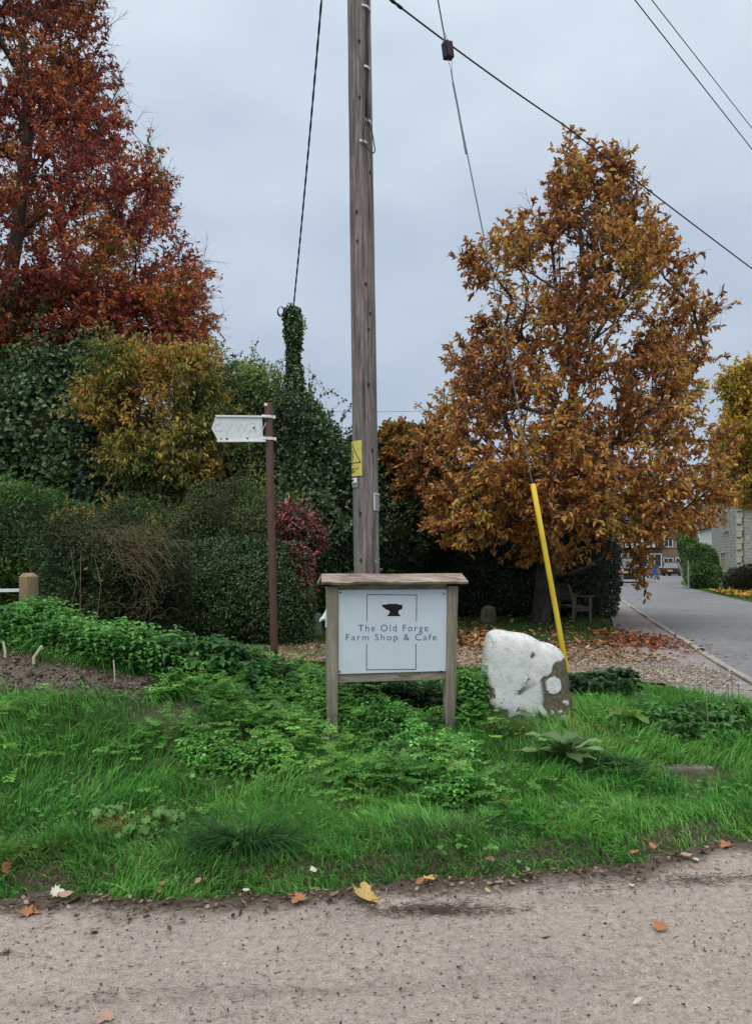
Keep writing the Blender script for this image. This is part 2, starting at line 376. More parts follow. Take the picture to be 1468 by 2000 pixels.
DRF = [(-14, 14.0), (-4, 13.4), (-1, 13.2), (1.2, 12.9), (2.6, 12.6), (3.7, 12.6), (4.3, 12.0)]
dr, DA, DB = strip('gravel_drive', DRN, DRF, .275, M['drive'], 60, 16)
for vtx in dr.data.vertices: vtx.co.z += .012*math.sin(vtx.co.x*2.1+vtx.co.y)+.006*math.sin(vtx.co.x*6)
tag(dr, kind='structure')

# ------------------------------------------------------------------ leaves
def unit(a): return a/np.maximum(np.linalg.norm(a, axis=1, keepdims=True), 1e-9)
def rand_unit(r, n): return unit(r.normal(size=(n, 3)))
TPL = {
 'oval': (np.array([(0, 0, 0), (-.5, .33, .10), (-.42, .70, .06), (0, 1, -.08), (.42, .70, .06), (.5, .33, .10), (0, .5, 0)]),
          [[0, 6, 2, 1], [6, 3, 2, 2], [0, 5, 4, 6], [6, 4, 3, 3]]),
}
def leaves(name, pos, dirv, nrm, size, col, mat_, parent=None, w=.5, fold=.12, curl=.12, round_=False, origin=None, shape=None):
    n = len(pos); size = np.broadcast_to(np.asarray(size, float), (n,))[:, None]
    d = unit(dirv); r_ = unit(np.cross(d, nrm)); u = np.cross(r_, d)
    if shape == 'quad':   # cheap far leaf
        tp = np.array([(0, 0, 0), (-.5*w, .5, fold), (0, 1, -curl), (.5*w, .5, fold)]); q = np.array([[0, 3, 2, 1]])
        Fs = [(q[None]+np.arange(n)[:, None, None]*4).reshape(-1, 4)]; k = 4
    else:
        a, b_ = (.30, .72) if not round_ else (.22, .80)
        tp = np.array([(0, 0, 0), (-.5*w, a, fold), (-.42*w, b_, fold*.7), (0, 1, -curl), (.42*w, b_, fold*.7), (.5*w, a, fold)])
        Q = np.array([[0, 3, 2, 1], [0, 5, 4, 3]]); k = 6
        Fs = [(Q[None]+np.arange(n)[:, None, None]*6).reshape(-1, 4)]
    V = pos[:, None]+size[:, None]*(tp[None, :, :1]*r_[:, None]+tp[None, :, 1:2]*d[:, None]+tp[None, :, 2:]*u[:, None])
    C = np.repeat(col, k, axis=0)
    return np_mesh(name, V.reshape(-1, 3), Fs, mat_, parent, col=C, origin=origin)
def pal(r, n, cols, wts=None, jit=.18, mixn=None):
    cols = np.array(cols); k = len(cols)
    if mixn is not None:
        w = np.array(wts if wts is not None else [1/k]*k); cum = np.cumsum(w/w.sum())
        u = np.clip(mixn*.5+.5+r.normal(0, .16, n), 0, .999); i = np.searchsorted(cum, u).clip(0, k-1)
    else: i = r.choice(k, n, p=None if wts is None else np.array(wts)/np.sum(wts))
    return np.clip(cols[i]*(1+r.normal(0, jit, (n, 1)))*(1+r.normal(0, .05, (n, 3))), .003, .95)

# ------------------------------------------------------------------ trees
def segs_mesh(name, A, B, ra, rb, mat_, parent):
    """tapered prisms for all branch segments, as one wood part"""
    out_v = []; out_f = []; base = 0
    big = ra > .035
    for sel, k in ((big, 9), (~big, 4)):
        a, b_, r1, r2 = A[sel], B[sel], ra[sel], rb[sel]; n = len(a)
        if n == 0: continue
        d = unit(b_-a); h = np.where(np.abs(d[:, 2:]) > .9, np.array([[1., 0, 0]]), np.array([[0, 0, 1.]]))
        u = unit(np.cross(d, h)); w = np.cross(d, u); th = np.arange(k)*2*np.pi/k
        ring = u[:, None]*np.cos(th)[None, :, None]+w[:, None]*np.sin(th)[None, :, None]
        V = np.concatenate([(a-d*(r1*.25)[:, None])[:, None]+ring*r1[:, None, None], b_[:, None]+ring*r2[:, None, None]], 1)
        j = np.arange(k); q = np.stack([j, (j+1) % k, (j+1) % k+k, j+k], 1)
        out_f.append((q[None]+np.arange(n)[:, None, None]*2*k+base).reshape(-1, 4)); out_v.append(V.reshape(-1, 3)); base += n*2*k
    return np_mesh(name, np.concatenate(out_v), out_f, mat_, parent, smooth=True)
def grow(trunk, targets, step=.5, alpha=.28, lift=.12, r=None, steep=.25):
    pos = [np.array(p, float) for p in trunk]; par = [i-1 for i in range(len(trunk))]
    plen = [0.]
    for i in range(1, len(pos)): plen.append(plen[-1]+np.linalg.norm(pos[i]-pos[i-1]))
    root = pos[0]; order = np.argsort(np.linalg.norm(targets-np.array(trunk[len(trunk)//2]), axis=1)); tips = []
    PA = np.zeros((60000, 3)); PL = np.zeros(60000); n = len(pos); PA[:n] = pos; PL[:n] = plen; par = par+[0]*(60000-n)
    lo = trunk[1][2]
    for ti in order:
        T = targets[ti]; d = np.linalg.norm(PA[:n]-T, axis=1)
        below = np.maximum(0, PA[:n, 2]-T[2]+steep*d)          # branches rise outward
        cost = d+alpha*PL[:n]+.9*below+1e3*(PA[:n, 2] < lo)
        j = int(np.argmin(cost)); L = d[j]; k = max(1, int(L/step)); p0 = PA[j].copy()
        side = (r.normal(size=3) if r is not None else np.zeros(3))*L*.05
        for s in range(1, k+1):
            q = s/k; p = p0*(1-q)+T*q; bow = 4*q*(1-q); p = p+side*bow; p[2] -= lift*L*bow*.5
            PA[n] = p; par[n] = j if s == 1 else n-1; PL[n] = PL[par[n]]+np.linalg.norm(p-PA[par[n]]); n += 1
        tips.append(n-1)
    return PA[:n], np.array(par[:n]), np.array(tips)
def tree(name, label, cat, base, trunk, targets, lf, bark, r_tip=.006, r_pow=.46, trunk_r=None, step=.5, seed=1, lift=.1, alpha=.28,
         sub=4, sublen=(.2, .4), perl=7, size=.15, w=.45, droop=.3, colf=None, bare=None, steep=.25, group=None, cluster=True, shape=None, spread=.9):
    r = rs(seed); root = empty(name, base, label, cat, group)
    Pn, par, tips = grow(trunk, targets, step, alpha, lift, r, steep)
    n = len(Pn); cnt = np.zeros(n)
    cnt[tips] += 1
    for i in range(n-1, 0, -1): cnt[par[i]] += cnt[i]
    rad = r_tip*np.maximum(cnt, 1)**r_pow
    if trunk_r is not None:
        nt_ = len(trunk); rad[:nt_] = np.maximum(rad[:nt_], 0); sc = trunk_r/rad[0]; fl = np.linspace(sc, 1, nt_+1)[:nt_]; rad[:nt_] *= fl
    A = Pn[par[1:]]; B = Pn[1:]; ra = np.minimum(rad[par[1:]], rad[1:]*1.6); ra[:len(trunk)-1] = rad[:len(trunk)-1]; rb = rad[1:]
    # side twigs
    tp = np.repeat(tips, sub); Tn = len(tp); back = r.rand(Tn)*.8
    s0 = Pn[tp]*(1-back[:, None])+Pn[par[tp]]*back[:, None]
    axis = unit(Pn[tp]-Pn[par[tp]]); outw = unit(Pn[tp]-np.array(trunk[len(trunk)//2]))
    dv = unit(axis*.5+outw*.35+rand_unit(r, Tn)*spread+np.array([0, 0, .12])); ln = r.uniform(*sublen, Tn)
    s1 = s0+dv*ln[:, None]
    A = np.concatenate([A, s0]); B = np.concatenate([B, s1]); ra = np.concatenate([ra, np.full(Tn, r_tip*.8)]); rb = np.concatenate([rb, np.full(Tn, r_tip*.4)])
    for q_ in (.45, .75):      # fine twiglets forking off every twig
        t0_ = s0+dv*(ln*q_)[:, None]; td = unit(dv*.8+rand_unit(r, Tn)*.75); A = np.concatenate([A, t0_]); B = np.concatenate([B, t0_+td*(ln*r.uniform(.3, .6, Tn))[:, None]]); ra = np.concatenate([ra, np.full(Tn, r_tip*.5)]); rb = np.concatenate([rb, np.full(Tn, r_tip*.25)])
    segs_mesh('trunk', A, B, ra, rb, bark, root)
    if bare is not None: keep = r.rand(Tn) > bare(s1); 
    else: keep = np.ones(Tn, bool)
    s0k, s1k, dk = s0[keep], s1[keep], dv[keep]; m_ = len(s0k)
    i = np.repeat(np.arange(m_), perl); nl = len(i)
    tpos = r.rand(nl)**(.45 if cluster else .9)
    pos = s0k[i]*(1-tpos[:, None])+s1k[i]*tpos[:, None]+r.normal(0, .012, (nl, 3))
    dirv = unit(dk[i]*.6+rand_unit(r, nl)*.9+np.array([0, 0, -droop])); nrm = unit(rand_unit(r, nl)*.8+np.array([0, 0, .7]))
    sz = size*r.uniform(.6, 1.2, nl)
    leaves('crown', pos, dirv, nrm, sz, colf(r, pos, nl), lf, root, w=w, fold=.14, curl=.18, shape=shape)
    return root
def crown_targets(r, n, prof, Y, cx=None, depth=1.0, inner=.45, minz=None, reject=None, shrink=0, lump=0):
    """prof rows: (py, left px, right px) -> points in a rounded crown of that outline at distance Y"""
    pr = np.array(prof, float); ys = pr[:, 0]; out = []
    while len(out) < n:
        py = r.uniform(ys[0], ys[-1]); L = np.interp(py, ys, pr[:, 1]); Rr = np.interp(py, ys, pr[:, 2]); wmax = (pr[:, 2]-pr[:, 1]).max()
        if r.rand() > ((Rr-L)/wmax)**1.0+.08: continue
        a = r.uniform(0, 2*np.pi); q = (inner+(1-inner)*r.rand())**.7 if r.rand() < .75 else r.rand()**.5
        c = (L+Rr)/2; h = (Rr-L)/2-shrink
        px = c+h*q*math.cos(a); Yd = Y+h/F*Y*depth*q*math.sin(a)
        if lump and fnoise(X(px, Y), Yd, Z(py, Y), 150, 3, 1.15) < -lump+.3*r.rand(): continue
        if reject is not None and reject(px, py, r): continue
        out.append((X(px, Y), Yd, Z(py, Y)))
    return np.array(out)

# --- the brown oak over the bench
oakprof = [(300, 1078, 1150), (335, 1068, 1235), (360, 1070, 1258), (400, 1050, 1268), (430, 972, 1262), (480, 965, 1282), (505, 900, 1305), (535, 872, 1372),
           (570, 905, 1402), (640, 868, 1398), (700, 845, 1382), (760, 840, 1380), (800, 805, 1376), (850, 820, 1385), (880, 765, 1412), (960, 765, 1410), (1010, 805, 1395), (1050, 880, 1370), (1095, 985, 1320)]
def oakcol(r, p, n):
    nz = fnoise(p[:, 0], p[:, 1], p[:, 2], 21, 3, 1.3)*.8; low = np.clip((5.5-p[:, 2])/5, 0, 1)
    nz = nz+.35*low
    return pal(r, n, [(.22, .09, .05), (.37, .155, .065), (.58, .265, .075), (.74, .43, .10), (.72, .54, .15), (.42, .43, .13)], [.20, .22, .22, .19, .12, .05], .22, nz*.75-.02+.35*fnoise(p[:, 0], p[:, 1], p[:, 2], 22, 2, 5))
r = rs(5)
T = crown_targets(r, 760, oakprof, 17.2, shrink=20, lump=.36, reject=lambda px, py, r: (px < 1000 and py > 1050 and r.rand() < .8) or (px > 1180 and py > 1030))
T = np.concatenate([T, np.array([(X(a, 17.2), 17.2+b, Z(c_, 17.2)) for a, c_, b in ((1112, 290, 0), (1128, 305, .3), (1096, 318, -.2), (1114, 272, .1), (1145, 318, 0), (1088, 345, .3), (1105, 335, -.4), (1210, 330, .2), (1225, 350, -.2), (1190, 345, .1), (1160, 340, .4), (985, 430, 0), (905, 520, 0))]), np.array([(X(a, 16.2), 16.2+b, Z(c_, 16.2)) for a, c_, b in ((1252, 1090, 0), (1257, 1108, .2), (1250, 1126, -.2), (1264, 1070, .3), (1242, 1062, .1))]), np.stack([X(r.uniform(850, 1330, 110), 15.2), r.uniform(14.6, 16, 110), Z(r.uniform(905, 1035, 110), 15.2)], 1)])
ob = (X(1056, 17.6), 17.6, .25)
trunk = [(ob[0], 17.6, .15), (ob[0]+.02, 17.6, .5), (ob[0]+.10, 17.55, 1.3), (ob[0]+.2, 17.5, 2.3), (ob[0]+.38, 17.4, 3.3), (ob[0]+.55, 17.3, 4.6), (ob[0]+.68, 17.25, 6.0), (X(1140, 17.2), 17.2, 7.8), (X(1130, 17.2), 17.2, 9.3), (X(1118, 17.2), 17.2, 10.2)]
tree('oak_tree', 'brown and amber autumn tree standing over the wooden bench', 'tree', ob, trunk, T, M['leaf'], M['oakbark'], r_tip=.0085, r_pow=.43,
     trunk_r=.23, step=.45, seed=6, sub=6, sublen=(.22, .6), perl=11, size=.135, w=.40, bare=lambda s_: np.clip((s_[:, 2]-3.5)/6, 0, 1)*.42, droop=.35, colf=oakcol, lift=.05, alpha=.22, steep=.62)

# --- big red tree at the left
redprof = [(-330, -230, 120), (-200, -300, 185), (-80, -340, 215), (0, -400, 232), (90, -420, 236), (160, -430, 245), (230, -450, 275), (330, -470, 352), (420, -470, 385), (470, -470, 400),
           (540, -480, 420), (620, -480, 440), (680, -470, 448), (735, -450, 435), (790, -380, 250)]
def redcol(r, p, n):
    nz = fnoise(p[:, 0], p[:, 1], p[:, 2], 31, 3, .9); low = np.clip((9-p[:, 2])/5, 0, 1)
    px = p[:, 0]/p[:, 1]*F+CX
    c = pal(r, n, [(.23, .052, .052), (.43, .10, .07), (.60, .195, .07), (.54, .29, .08), (.22, .23, .07)], [.25, .28, .24, .16, .07], .24, nz*.8+.3*low-.1+.3*fnoise(p[:, 0], p[:, 1], p[:, 2], 32, 2, 3.5))
    g = (low > .3) & (px < 200) & (fnoise(p[:, 0], p[:, 1], p[:, 2], 33, 3, 1.2) > .15)
    c[g] = pal(r, int(g.sum()), [(.05, .07, .02), (.13, .10, .03)], None, .2); return c
r = rs(9)
T = crown_targets(r, 1700, redprof, 21, depth=.85, inner=.4, shrink=10, lump=.30, reject=lambda px, py, r: px < -120 and r.rand() < .55)
T = np.concatenate([T, np.stack([r.uniform(-9, -3.6, 230), r.uniform(17.6, 19.5, 230), r.uniform(5.9, 8.2, 230)], 1)]); T = T[~((T[:, 1] < 20) & (T[:, 0]/T[:, 1]*F+CX > 410))]
rb_ = (X(-25, 21), 21, .25)
trunk = [(rb_[0], 21, .1), (rb_[0]+.05, 21, 1), (rb_[0]+.1, 21, 3), (rb_[0]+.2, 21, 5.2), (rb_[0]+.35, 20.9, 7.5), (rb_[0]+.8, 20.9, 10), (rb_[0]+1.2, 20.8, 13), (rb_[0]+1.0, 20.8, 16)]
def redbare(s):
    px = s[:, 0]/s[:, 1]*F+CX; py = HY-(s[:, 2]-CAMZ)/s[:, 1]*F; rr = np.interp(py, [q[0] for q in redprof], [q[2] for q in redprof])
    return np.clip((px-rr+50)/75, 0, .9)+.3*np.clip((300-py)/300, 0, 1)
tree('red_tree', 'tall crimson and orange autumn tree filling the top left', 'tree', rb_, trunk, T, M['leaf'], M['bark'], r_tip=.0075, r_pow=.45,
     trunk_r=.40, step=.55, seed=10, sub=6, sublen=(.3, .8), perl=14, size=.12, w=.42, droop=.3, colf=redcol, lift=.06, bare=redbare, cluster=False)

# --- orange-green young tree in front of the red one
def orcol(r, p, n):
    nz = fnoise(p[:, 0], p[:, 1], p[:, 2], 41, 3, 1.6)-np.clip((4.4-p[:, 2])/1.8, 0, 1)*.9+.25
    return pal(r, n, [(.10, .19, .05), (.22, .28, .065), (.46, .38, .08), (.66, .40, .09), (.68, .29, .08)], [.20, .24, .26, .20, .10], .18, nz*.7)
r = rs(12)
T = crown_targets(r, 420, [(685, 200, 300), (705, 175, 420), (740, 185, 425), (790, 150, 415), (850, 190, 432), (905, 205, 425), (965, 270, 420), (1000, 330, 410)], 15.6, depth=.8, inner=.5, lump=.35)
bx = X(310, 15.6)
tree('young_tree', 'small tree turning orange and lime in front of the red tree', 'tree', (bx, 15.6, .25), [(bx, 15.6, .1), (bx, 15.6, 1.2), (bx+.05, 15.6, 2.4), (bx, 15.6, 3.6), (bx-.1, 15.6, 4.6)],
     T, M['leaf'], M['bark'], r_tip=.006, trunk_r=.1, step=.35, seed=13, sub=6, sublen=(.2, .7), perl=11, size=.11, w=.38, droop=.9, colf=orcol, cluster=False)
# --- bronze small tree between the pole and the oak
def brcol(r, p, n):
    return pal(r, n, [(.08, .11, .035), (.16, .18, .045), (.38, .17, .04), (.46, .24, .04), (.22, .07, .03)], [.3, .2, .2, .2, .1], .2, fnoise(p[:, 0], p[:, 1], p[:, 2], 45, 3, 1.6))
r = rs(14)
T = crown_targets(r, 260, [(836, 750, 790), (860, 742, 850), (920, 735, 900), (985, 742, 900), (1020, 770, 880)], 18.2, depth=.7, inner=.5)
bx = X(800, 18.4)
tree('bronze_tree', 'small bronze leaved tree just right of the utility pole', 'tree', (bx, 18.4, .25), [(bx, 18.4, .1), (bx, 18.4, 1.2), (bx, 18.3, 2.4), (bx, 18.2, 3.4)],
     T, M['leaf'], M['bark'], r_tip=.007, trunk_r=.09, step=.4, seed=15, sub=6, sublen=(.15, .4), perl=10, size=.14, w=.42, droop=.5, colf=brcol)
# --- yellow tree beside the stone house
def yecol(r, p, n):
    nz = fnoise(p[:, 0], p[:, 1], p[:, 2], 51, 3, .8)
    return pal(r, n, [(.36, .30, .06), (.62, .42, .06), (.80, .50, .07), (.78, .42, .07)], [.25, .3, .3, .15], .2, nz)
r = rs(16)
T = crown_targets(r, 420, [(712, 1440, 1500), (740, 1408, 1600), (820, 1398, 1700), (900, 1392, 1720), (965, 1400, 1700), (1000, 1460, 1600)], 32, depth=.7, inner=.4)
bx = X(1550, 32)
tree('yellow_tree', 'yellow leaved tree in front of the stone house at the right edge', 'tree', (bx, 32, .25), [(bx, 32, .1), (bx, 32, 1.8), (bx-.2, 32, 3.4), (bx-.5, 32, 5), (bx-.7, 32, 7.5)],
     T, M['leaf'], M['bark'], r_tip=.012, trunk_r=.22, step=.7, seed=17, sub=6, sublen=(.3, .7), perl=11, size=.2, w=.5, droop=.4, colf=yecol, cluster=False, shape='quad')

# ------------------------------------------------------------------ bushes and hedges
def bush(name, label, cat, blobs, n, size, cols, wts=None, seed=1, w=.5, mat_='leaf', thick=.14, rough=.12, sprigs=0, sprig_len=(.2, .5), group=None,
         extra=None, up=.3, jit=.2, noise_scale=1.6, box=0, shape=None, colf=None, droop=0.0, core_=.86):
    """blobs rows: (px, py, Y, rx, ry, rz) ellipsoids; leaves sit in a loose shell round them"""
    r = rs(seed); C = []
    for (px, py, Y, rx, ry, rz) in blobs: C.append((X(px, Y), Y, Z(py, Y), rx, ry, rz))
    C = np.array(C); base = (float(C[:, 0].mean()), float(C[:, 1].mean()), .25); root = empty(name, base, label, cat, group)
    area = (C[:, 3]*C[:, 5]+C[:, 4]*C[:, 5]+C[:, 3]*C[:, 4]); pr = area/area.sum()
    pos = []; nr = []; need = n
    ex = 2.0+box*4
    def sup(u):   # direction -> superellipsoid radius
        return (np.abs(u[:, 0])**ex+np.abs(u[:, 1])**ex+np.abs(u[:, 2])**ex)**(-1/ex)
    it = 0
    while need > 0 and it < 60:
        it += 1; k = need*3+50; i = r.choice(len(C), k, p=pr); u = rand_unit(r, k)
        # mostly what a walker could see: the front, the ends and the top
        keep = (u[:, 1] < .35) | (r.rand(k) < .35); i = i[keep]; u = u[keep]; k = len(u)
        q = C[i, :3]+u*C[i, 3:]
        disp = 1+rough*fnoise(q[:, 0], q[:, 1], q[:, 2], seed+60, 4, noise_scale)*1.3
        s = sup(u)*disp*(1-thick*r.rand(k)**1.5+thick*.35*r.rand(k)**2)
        p = C[i, :3]+u*C[i, 3:]*s[:, None]
        ok = p[:, 2] > .27
        for j in range(len(C)):
            dl = (p-C[j, :3])/C[j, 3:]; val = (np.abs(dl)**ex).sum(1)**(1/ex); ok &= ~((i != j) & (val < .86))
        # gaps in the leaf shell
        g = fnoise(p[:, 0], p[:, 1], p[:, 2], seed+70, 3, 4.0); ok &= (g > -.55) | (r.rand(k) < .35)
        p, u = p[ok], u[ok]; pos.append(p[:need]); nr.append(u[:need]); need -= len(p[:need])
    pos = np.concatenate(pos); u = np.concatenate(nr); n = len(pos)
    nz = fnoise(pos[:, 0], pos[:, 1], pos[:, 2], seed+80, 3, 1.3)
    col = colf(r, pos, n, nz) if colf else pal(r, n, cols, wts, jit, nz)
    dirv = unit(u*.5+rand_unit(r, n)*.9+np.array([0, 0, -.1-droop])); nrm = unit(u*.8+np.array([0, -.1, up])+rand_unit(r, n)*.55)
    fol = leaves('foliage', pos, dirv, nrm, size*r.uniform(.6, 1.25, n), col, M[mat_], root, w=w, shape=shape)
    # solid core, its dark colour stands in for shade between the leaves
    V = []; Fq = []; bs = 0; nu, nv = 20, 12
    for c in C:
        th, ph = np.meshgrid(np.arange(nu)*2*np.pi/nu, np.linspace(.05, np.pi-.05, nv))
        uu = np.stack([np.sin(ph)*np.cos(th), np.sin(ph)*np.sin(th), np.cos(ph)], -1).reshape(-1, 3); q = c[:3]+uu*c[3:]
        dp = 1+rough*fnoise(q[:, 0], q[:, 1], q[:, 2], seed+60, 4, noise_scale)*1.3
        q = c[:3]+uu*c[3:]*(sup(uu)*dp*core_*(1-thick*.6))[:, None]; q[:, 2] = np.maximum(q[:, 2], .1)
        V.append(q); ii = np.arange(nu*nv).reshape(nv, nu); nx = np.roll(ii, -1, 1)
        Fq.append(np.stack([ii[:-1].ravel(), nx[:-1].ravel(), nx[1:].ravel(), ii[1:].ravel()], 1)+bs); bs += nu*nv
    core_mesh = np_mesh('shade_core_and_shoots', np.concatenate(V), Fq, M['core'], root, smooth=True)
    if sprigs:
        i = r.choice(n, sprigs); sel = u[i, 2] > -.1; i = i[sel]; k = len(i)
        d = unit(u[i]*.8+np.array([0, 0, .7])+rand_unit(r, k)*.5); L = r.uniform(*sprig_len, k)
        sh = segs_mesh('shoots', pos[i], pos[i]+d*L[:, None], np.full(k, .005), np.full(k, .002), M['twig'], root)
        m_ = 12; j = np.repeat(np.arange(k), m_); tt = r.rand(k*m_); p = pos[i][j]+d[j]*(L[j]*tt)[:, None]
        c2 = col[i][j]*(1+r.normal(0, .15, (k*m_, 1)))*1.15
        absorb(core_mesh, sh)
        sl = leaves('shoot_leaves', p, unit(rand_unit(r, k*m_)+d[j]*.5), rand_unit(r, k*m_)+np.array([0, 0, .5]), size*r.uniform(.5, 1.05, k*m_), np.clip(c2, .003, .9), M[mat_], root, w=w, shape=shape)
        absorb(fol, sl)
    return root
DG = [(.022, .048, .018), (.036, .075, .024), (.06, .115, .036), (.10, .17, .05)]
MG = [(.04, .08, .022), (.07, .14, .035), (.11, .21, .045), (.16, .27, .06)]
IVY = [(.030, .062, .026), (.052, .10, .038), (.09, .16, .058), (.17, .25, .09)]
# left background mass under the red tree
bush('ivy_thicket', 'dark ivy covered thicket below the red tree at the left', 'thicket',
     [(60, 830, 17.6, 2.4, 1.2, 1.5), (130, 900, 17, 1.9, 1.0, 1.7), (-60, 930, 17, 2.2, 1.2, 2.0), (180, 790, 17.3, 1.0, .8, 1.3), (200, 960, 16.6, 1.6, .8, 1.5), (180, 715, 17.6, .6, .5, .6)],
     26000, .115, IVY+[(.07, .14, .04)], [.25, .27, .22, .14, .12], 101, w=.75, mat_='glossleaf', rough=.34, sprigs=420, sprig_len=(.2, .8))
bush('green_shrub', 'tall green shrub rising behind the finger post', 'shrub',
     [(480, 800, 17.5, .95, .8, .9), (440, 880, 17, .9, .8, 1.2), (540, 860, 17.2, .8, .7, 1.1), (500, 960, 16.8, 1.3, .8, 1.3), (410, 780, 17.7, .6, .5, .6), (470, 1060, 16, 1.5, .7, 1.2)],
     20000, .10, [(.09, .14, .045), (.15, .23, .065), (.22, .32, .085), (.32, .38, .12)], [.25, .3, .3, .15], 102, w=.42, rough=.36, sprigs=420, sprig_len=(.25, .6))
bush('ivy_mound', 'mound of ivy swelling round the foot of the ivy clad pole', 'ivy',
     [(575, 850, 16.6, .62, .6, .75), (590, 900, 16.3, .85, .7, 1.0), (625, 960, 16.2, 1.0, .7, 1.1), (600, 1060, 16, 1.3, .7, 1.3)],
     20000, .085, IVY, [.25, .3, .28, .17], 103, w=.7, mat_='glossleaf', rough=.34, sprigs=340, sprig_len=(.3, .8))
bush('laurel_hedge', 'dark laurel bank behind the utility pole', 'hedge',
     [(690, 930, 18.2, .9, .8, .9), (660, 1010, 18, 1.3, .8, 1.5), (740, 1040, 18.8, 1.3, .8, 1.25), (690, 1080, 17.9, 1.6, .8, 1.8)],
     17000, .10, DG, [.3, .3, .25, .15], 104, w=.5, mat_='glossleaf', rough=.22, sprigs=200, sprig_len=(.15, .5))
# dark hedge behind the oak and bench
bush('tall_hedge', 'tall dark clipped hedge behind the bench and oak trunk', 'hedge',
     [(820, 1092, 19.6, 1.5, 1.0, 1.9), (930, 1080, 20.0, 1.6, 1.0, 2.05), (1040, 1085, 20.0, 1.6, 1.0, 2.0), (1110, 1095, 20.2, 1.05, 1.2, 1.9), (1128, 1095, 21.2, .85, 1.4, 1.8)],
     42000, .075, [(.012, .026, .010), (.018, .040, .014), (.028, .055, .018), (.05, .085, .026)], [.3, .35, .25, .1], 105, w=.5, mat_='glossleaf', rough=.06, box=.7, thick=.1)
# hedges at the left
bush('privet_hedge', 'light green privet hedge at the left edge behind the white rail', 'hedge',
     [(-60, 1080, 13.8, 1.4, .8, 1.2), (50, 1075, 13.8, 1.1, .8, 1.05), (130, 1085, 13.8, .8, .7, .95), (0, 1180, 13.8, 2.0, .6, 1.0)],
     26000, .06, [(.04, .08, .02), (.07, .15, .035), (.11, .23, .05), (.17, .31, .07)], [.2, .3, .3, .2], 106, w=.48, rough=.2, box=.2, sprigs=300, sprig_len=(.1, .28))
bush('rough_hedge', 'ivy tangled hedge topped with dead brown stems', 'hedge',
     [(150, 1140, 11.6, .62, .6, .92), (230, 1120, 11.4, .68, .7, 1.0), (300, 1150, 11.6, .52, .7, .85), (210, 1215, 11.2, .95, .6, .8)],
     26000, .048, [(.024, .045, .017), (.042, .08, .026), (.07, .12, .04), (.16, .20, .07)], [.3, .33, .25, .12], 107, w=.6, rough=.3, noise_scale=2.5, thick=.3, sprigs=420, sprig_len=(.08, .28))
bush('box_hedge', 'rounded dark green clipped hedge left of the finger post', 'hedge',
     [(440, 1165, 13.2, .95, .7, .95), (520, 1165, 13.2, .75, .7, .92), (395, 1175, 13.0, .5, .6, .8)],
     30000, .05, [(.026, .055, .018), (.042, .088, .026), (.068, .135, .038), (.11, .19, .055)], [.28, .34, .26, .12], 108, w=.5, rough=.13, box=.2, mat_='glossleaf', thick=.2, noise_scale=2.4, sprigs=380, sprig_len=(.06, .2))
bush('loose_hedge', 'straggly olive green hedge rising behind the clipped one', 'hedge',
     [(330, 1060, 14.4, 1.0, .7, .85), (420, 1050, 14.6, 1.0, .7, .85), (500, 1060, 14.6, .8, .7, .85), (370, 1120, 14.2, 1.3, .6, 1.0)],
     26000, .055, [(.04, .07, .024), (.07, .115, .035), (.11, .17, .05), (.18, .23, .07)], [.25, .32, .28, .15], 109, w=.42, rough=.32, sprigs=600, sprig_len=(.15, .35))
bush('photinia_shrub', 'shrub with crimson new leaves beside the finger post', 'shrub',
     [(565, 1030, 13.6, .36, .4, .35), (600, 1045, 14.2, .33, .4, .38), (575, 1110, 13.2, .32, .4, .48), (560, 1180, 13.2, .4, .4, .55)],
     7000, .085, None, None, 110, w=.36, rough=.3, mat_='glossleaf', sprigs=140, sprig_len=(.1, .3),
     colf=lambda r, p, n, nz: np.where((p[:, 2] > 1.0)[:, None] & (r.rand(n, 1) < .8), pal(r, n, [(.22, .05, .05), (.36, .10, .11), (.46, .22, .22), (.10, .045, .03)], [.35, .3, .15, .2], .2), pal(r, n, DG, None, .2)))
# dead bramble stems on the rough hedge
r = rs(77); db = MB(); root = empty('dead_bramble', (X(270, 10.9), 10.9, .25), 'mass of dead straw coloured stems hanging over the rough hedge', 'bramble')
def arc_stems(mb, n, c, s, L, rad, r, k=4, down=.9, side=.6, ns=6):
    for _ in range(n):
        p = Vector((c[0]+r.normal()*s[0], c[1]+r.normal()*s[1], c[2]+r.normal()*s[2]))
        d = Vector((r.normal()*.5+side, -.25+r.normal()*.3, .45+r.normal()*.35)).normalized(); l = r.uniform(*L)/ns; pts = [p]
        for i in range(ns):
            d = (d+Vector((r.normal()*.14, r.normal()*.1, -down*.32+r.normal()*.1))).normalized(); p = p+d*l; pts.append(p)
        mb.tube(pts, [rad*(1-.6*i/ns) for i in range(ns+1)], k, caps=False)
arc_stems(db, 300, (X(268, 10.9), 10.8, Z(1080, 10.9)), (.24, .16, .17), (.2, .5), .0032, r)
arc_stems(db, 130, (X(215, 10.9), 10.9, Z(1048, 10.9)), (.30, .16, .07), (.2, .5), .003, r, side=.1, down=.5)
arc_stems(db, 60, (X(300, 10.9), 10.75, Z(1170, 10.9)), (.15, .1, .2), (.2, .42), .0028, r, side=-.1, down=1.1)
db.build('stems', M['deadtwig'], root)
for k_ in range(3):
    q = MB(); xx = X(135+k_*32, 10.6); q.tube([(xx, 10.55, .3), (xx+r.normal()*.03, 10.5, .8), (xx+r.normal()*.06, 10.55, 1.3), (xx+r.normal()*.08, 10.7, 1.8)], .0045, 5); q.build('climbing_stem', M['deadtwig'], root)
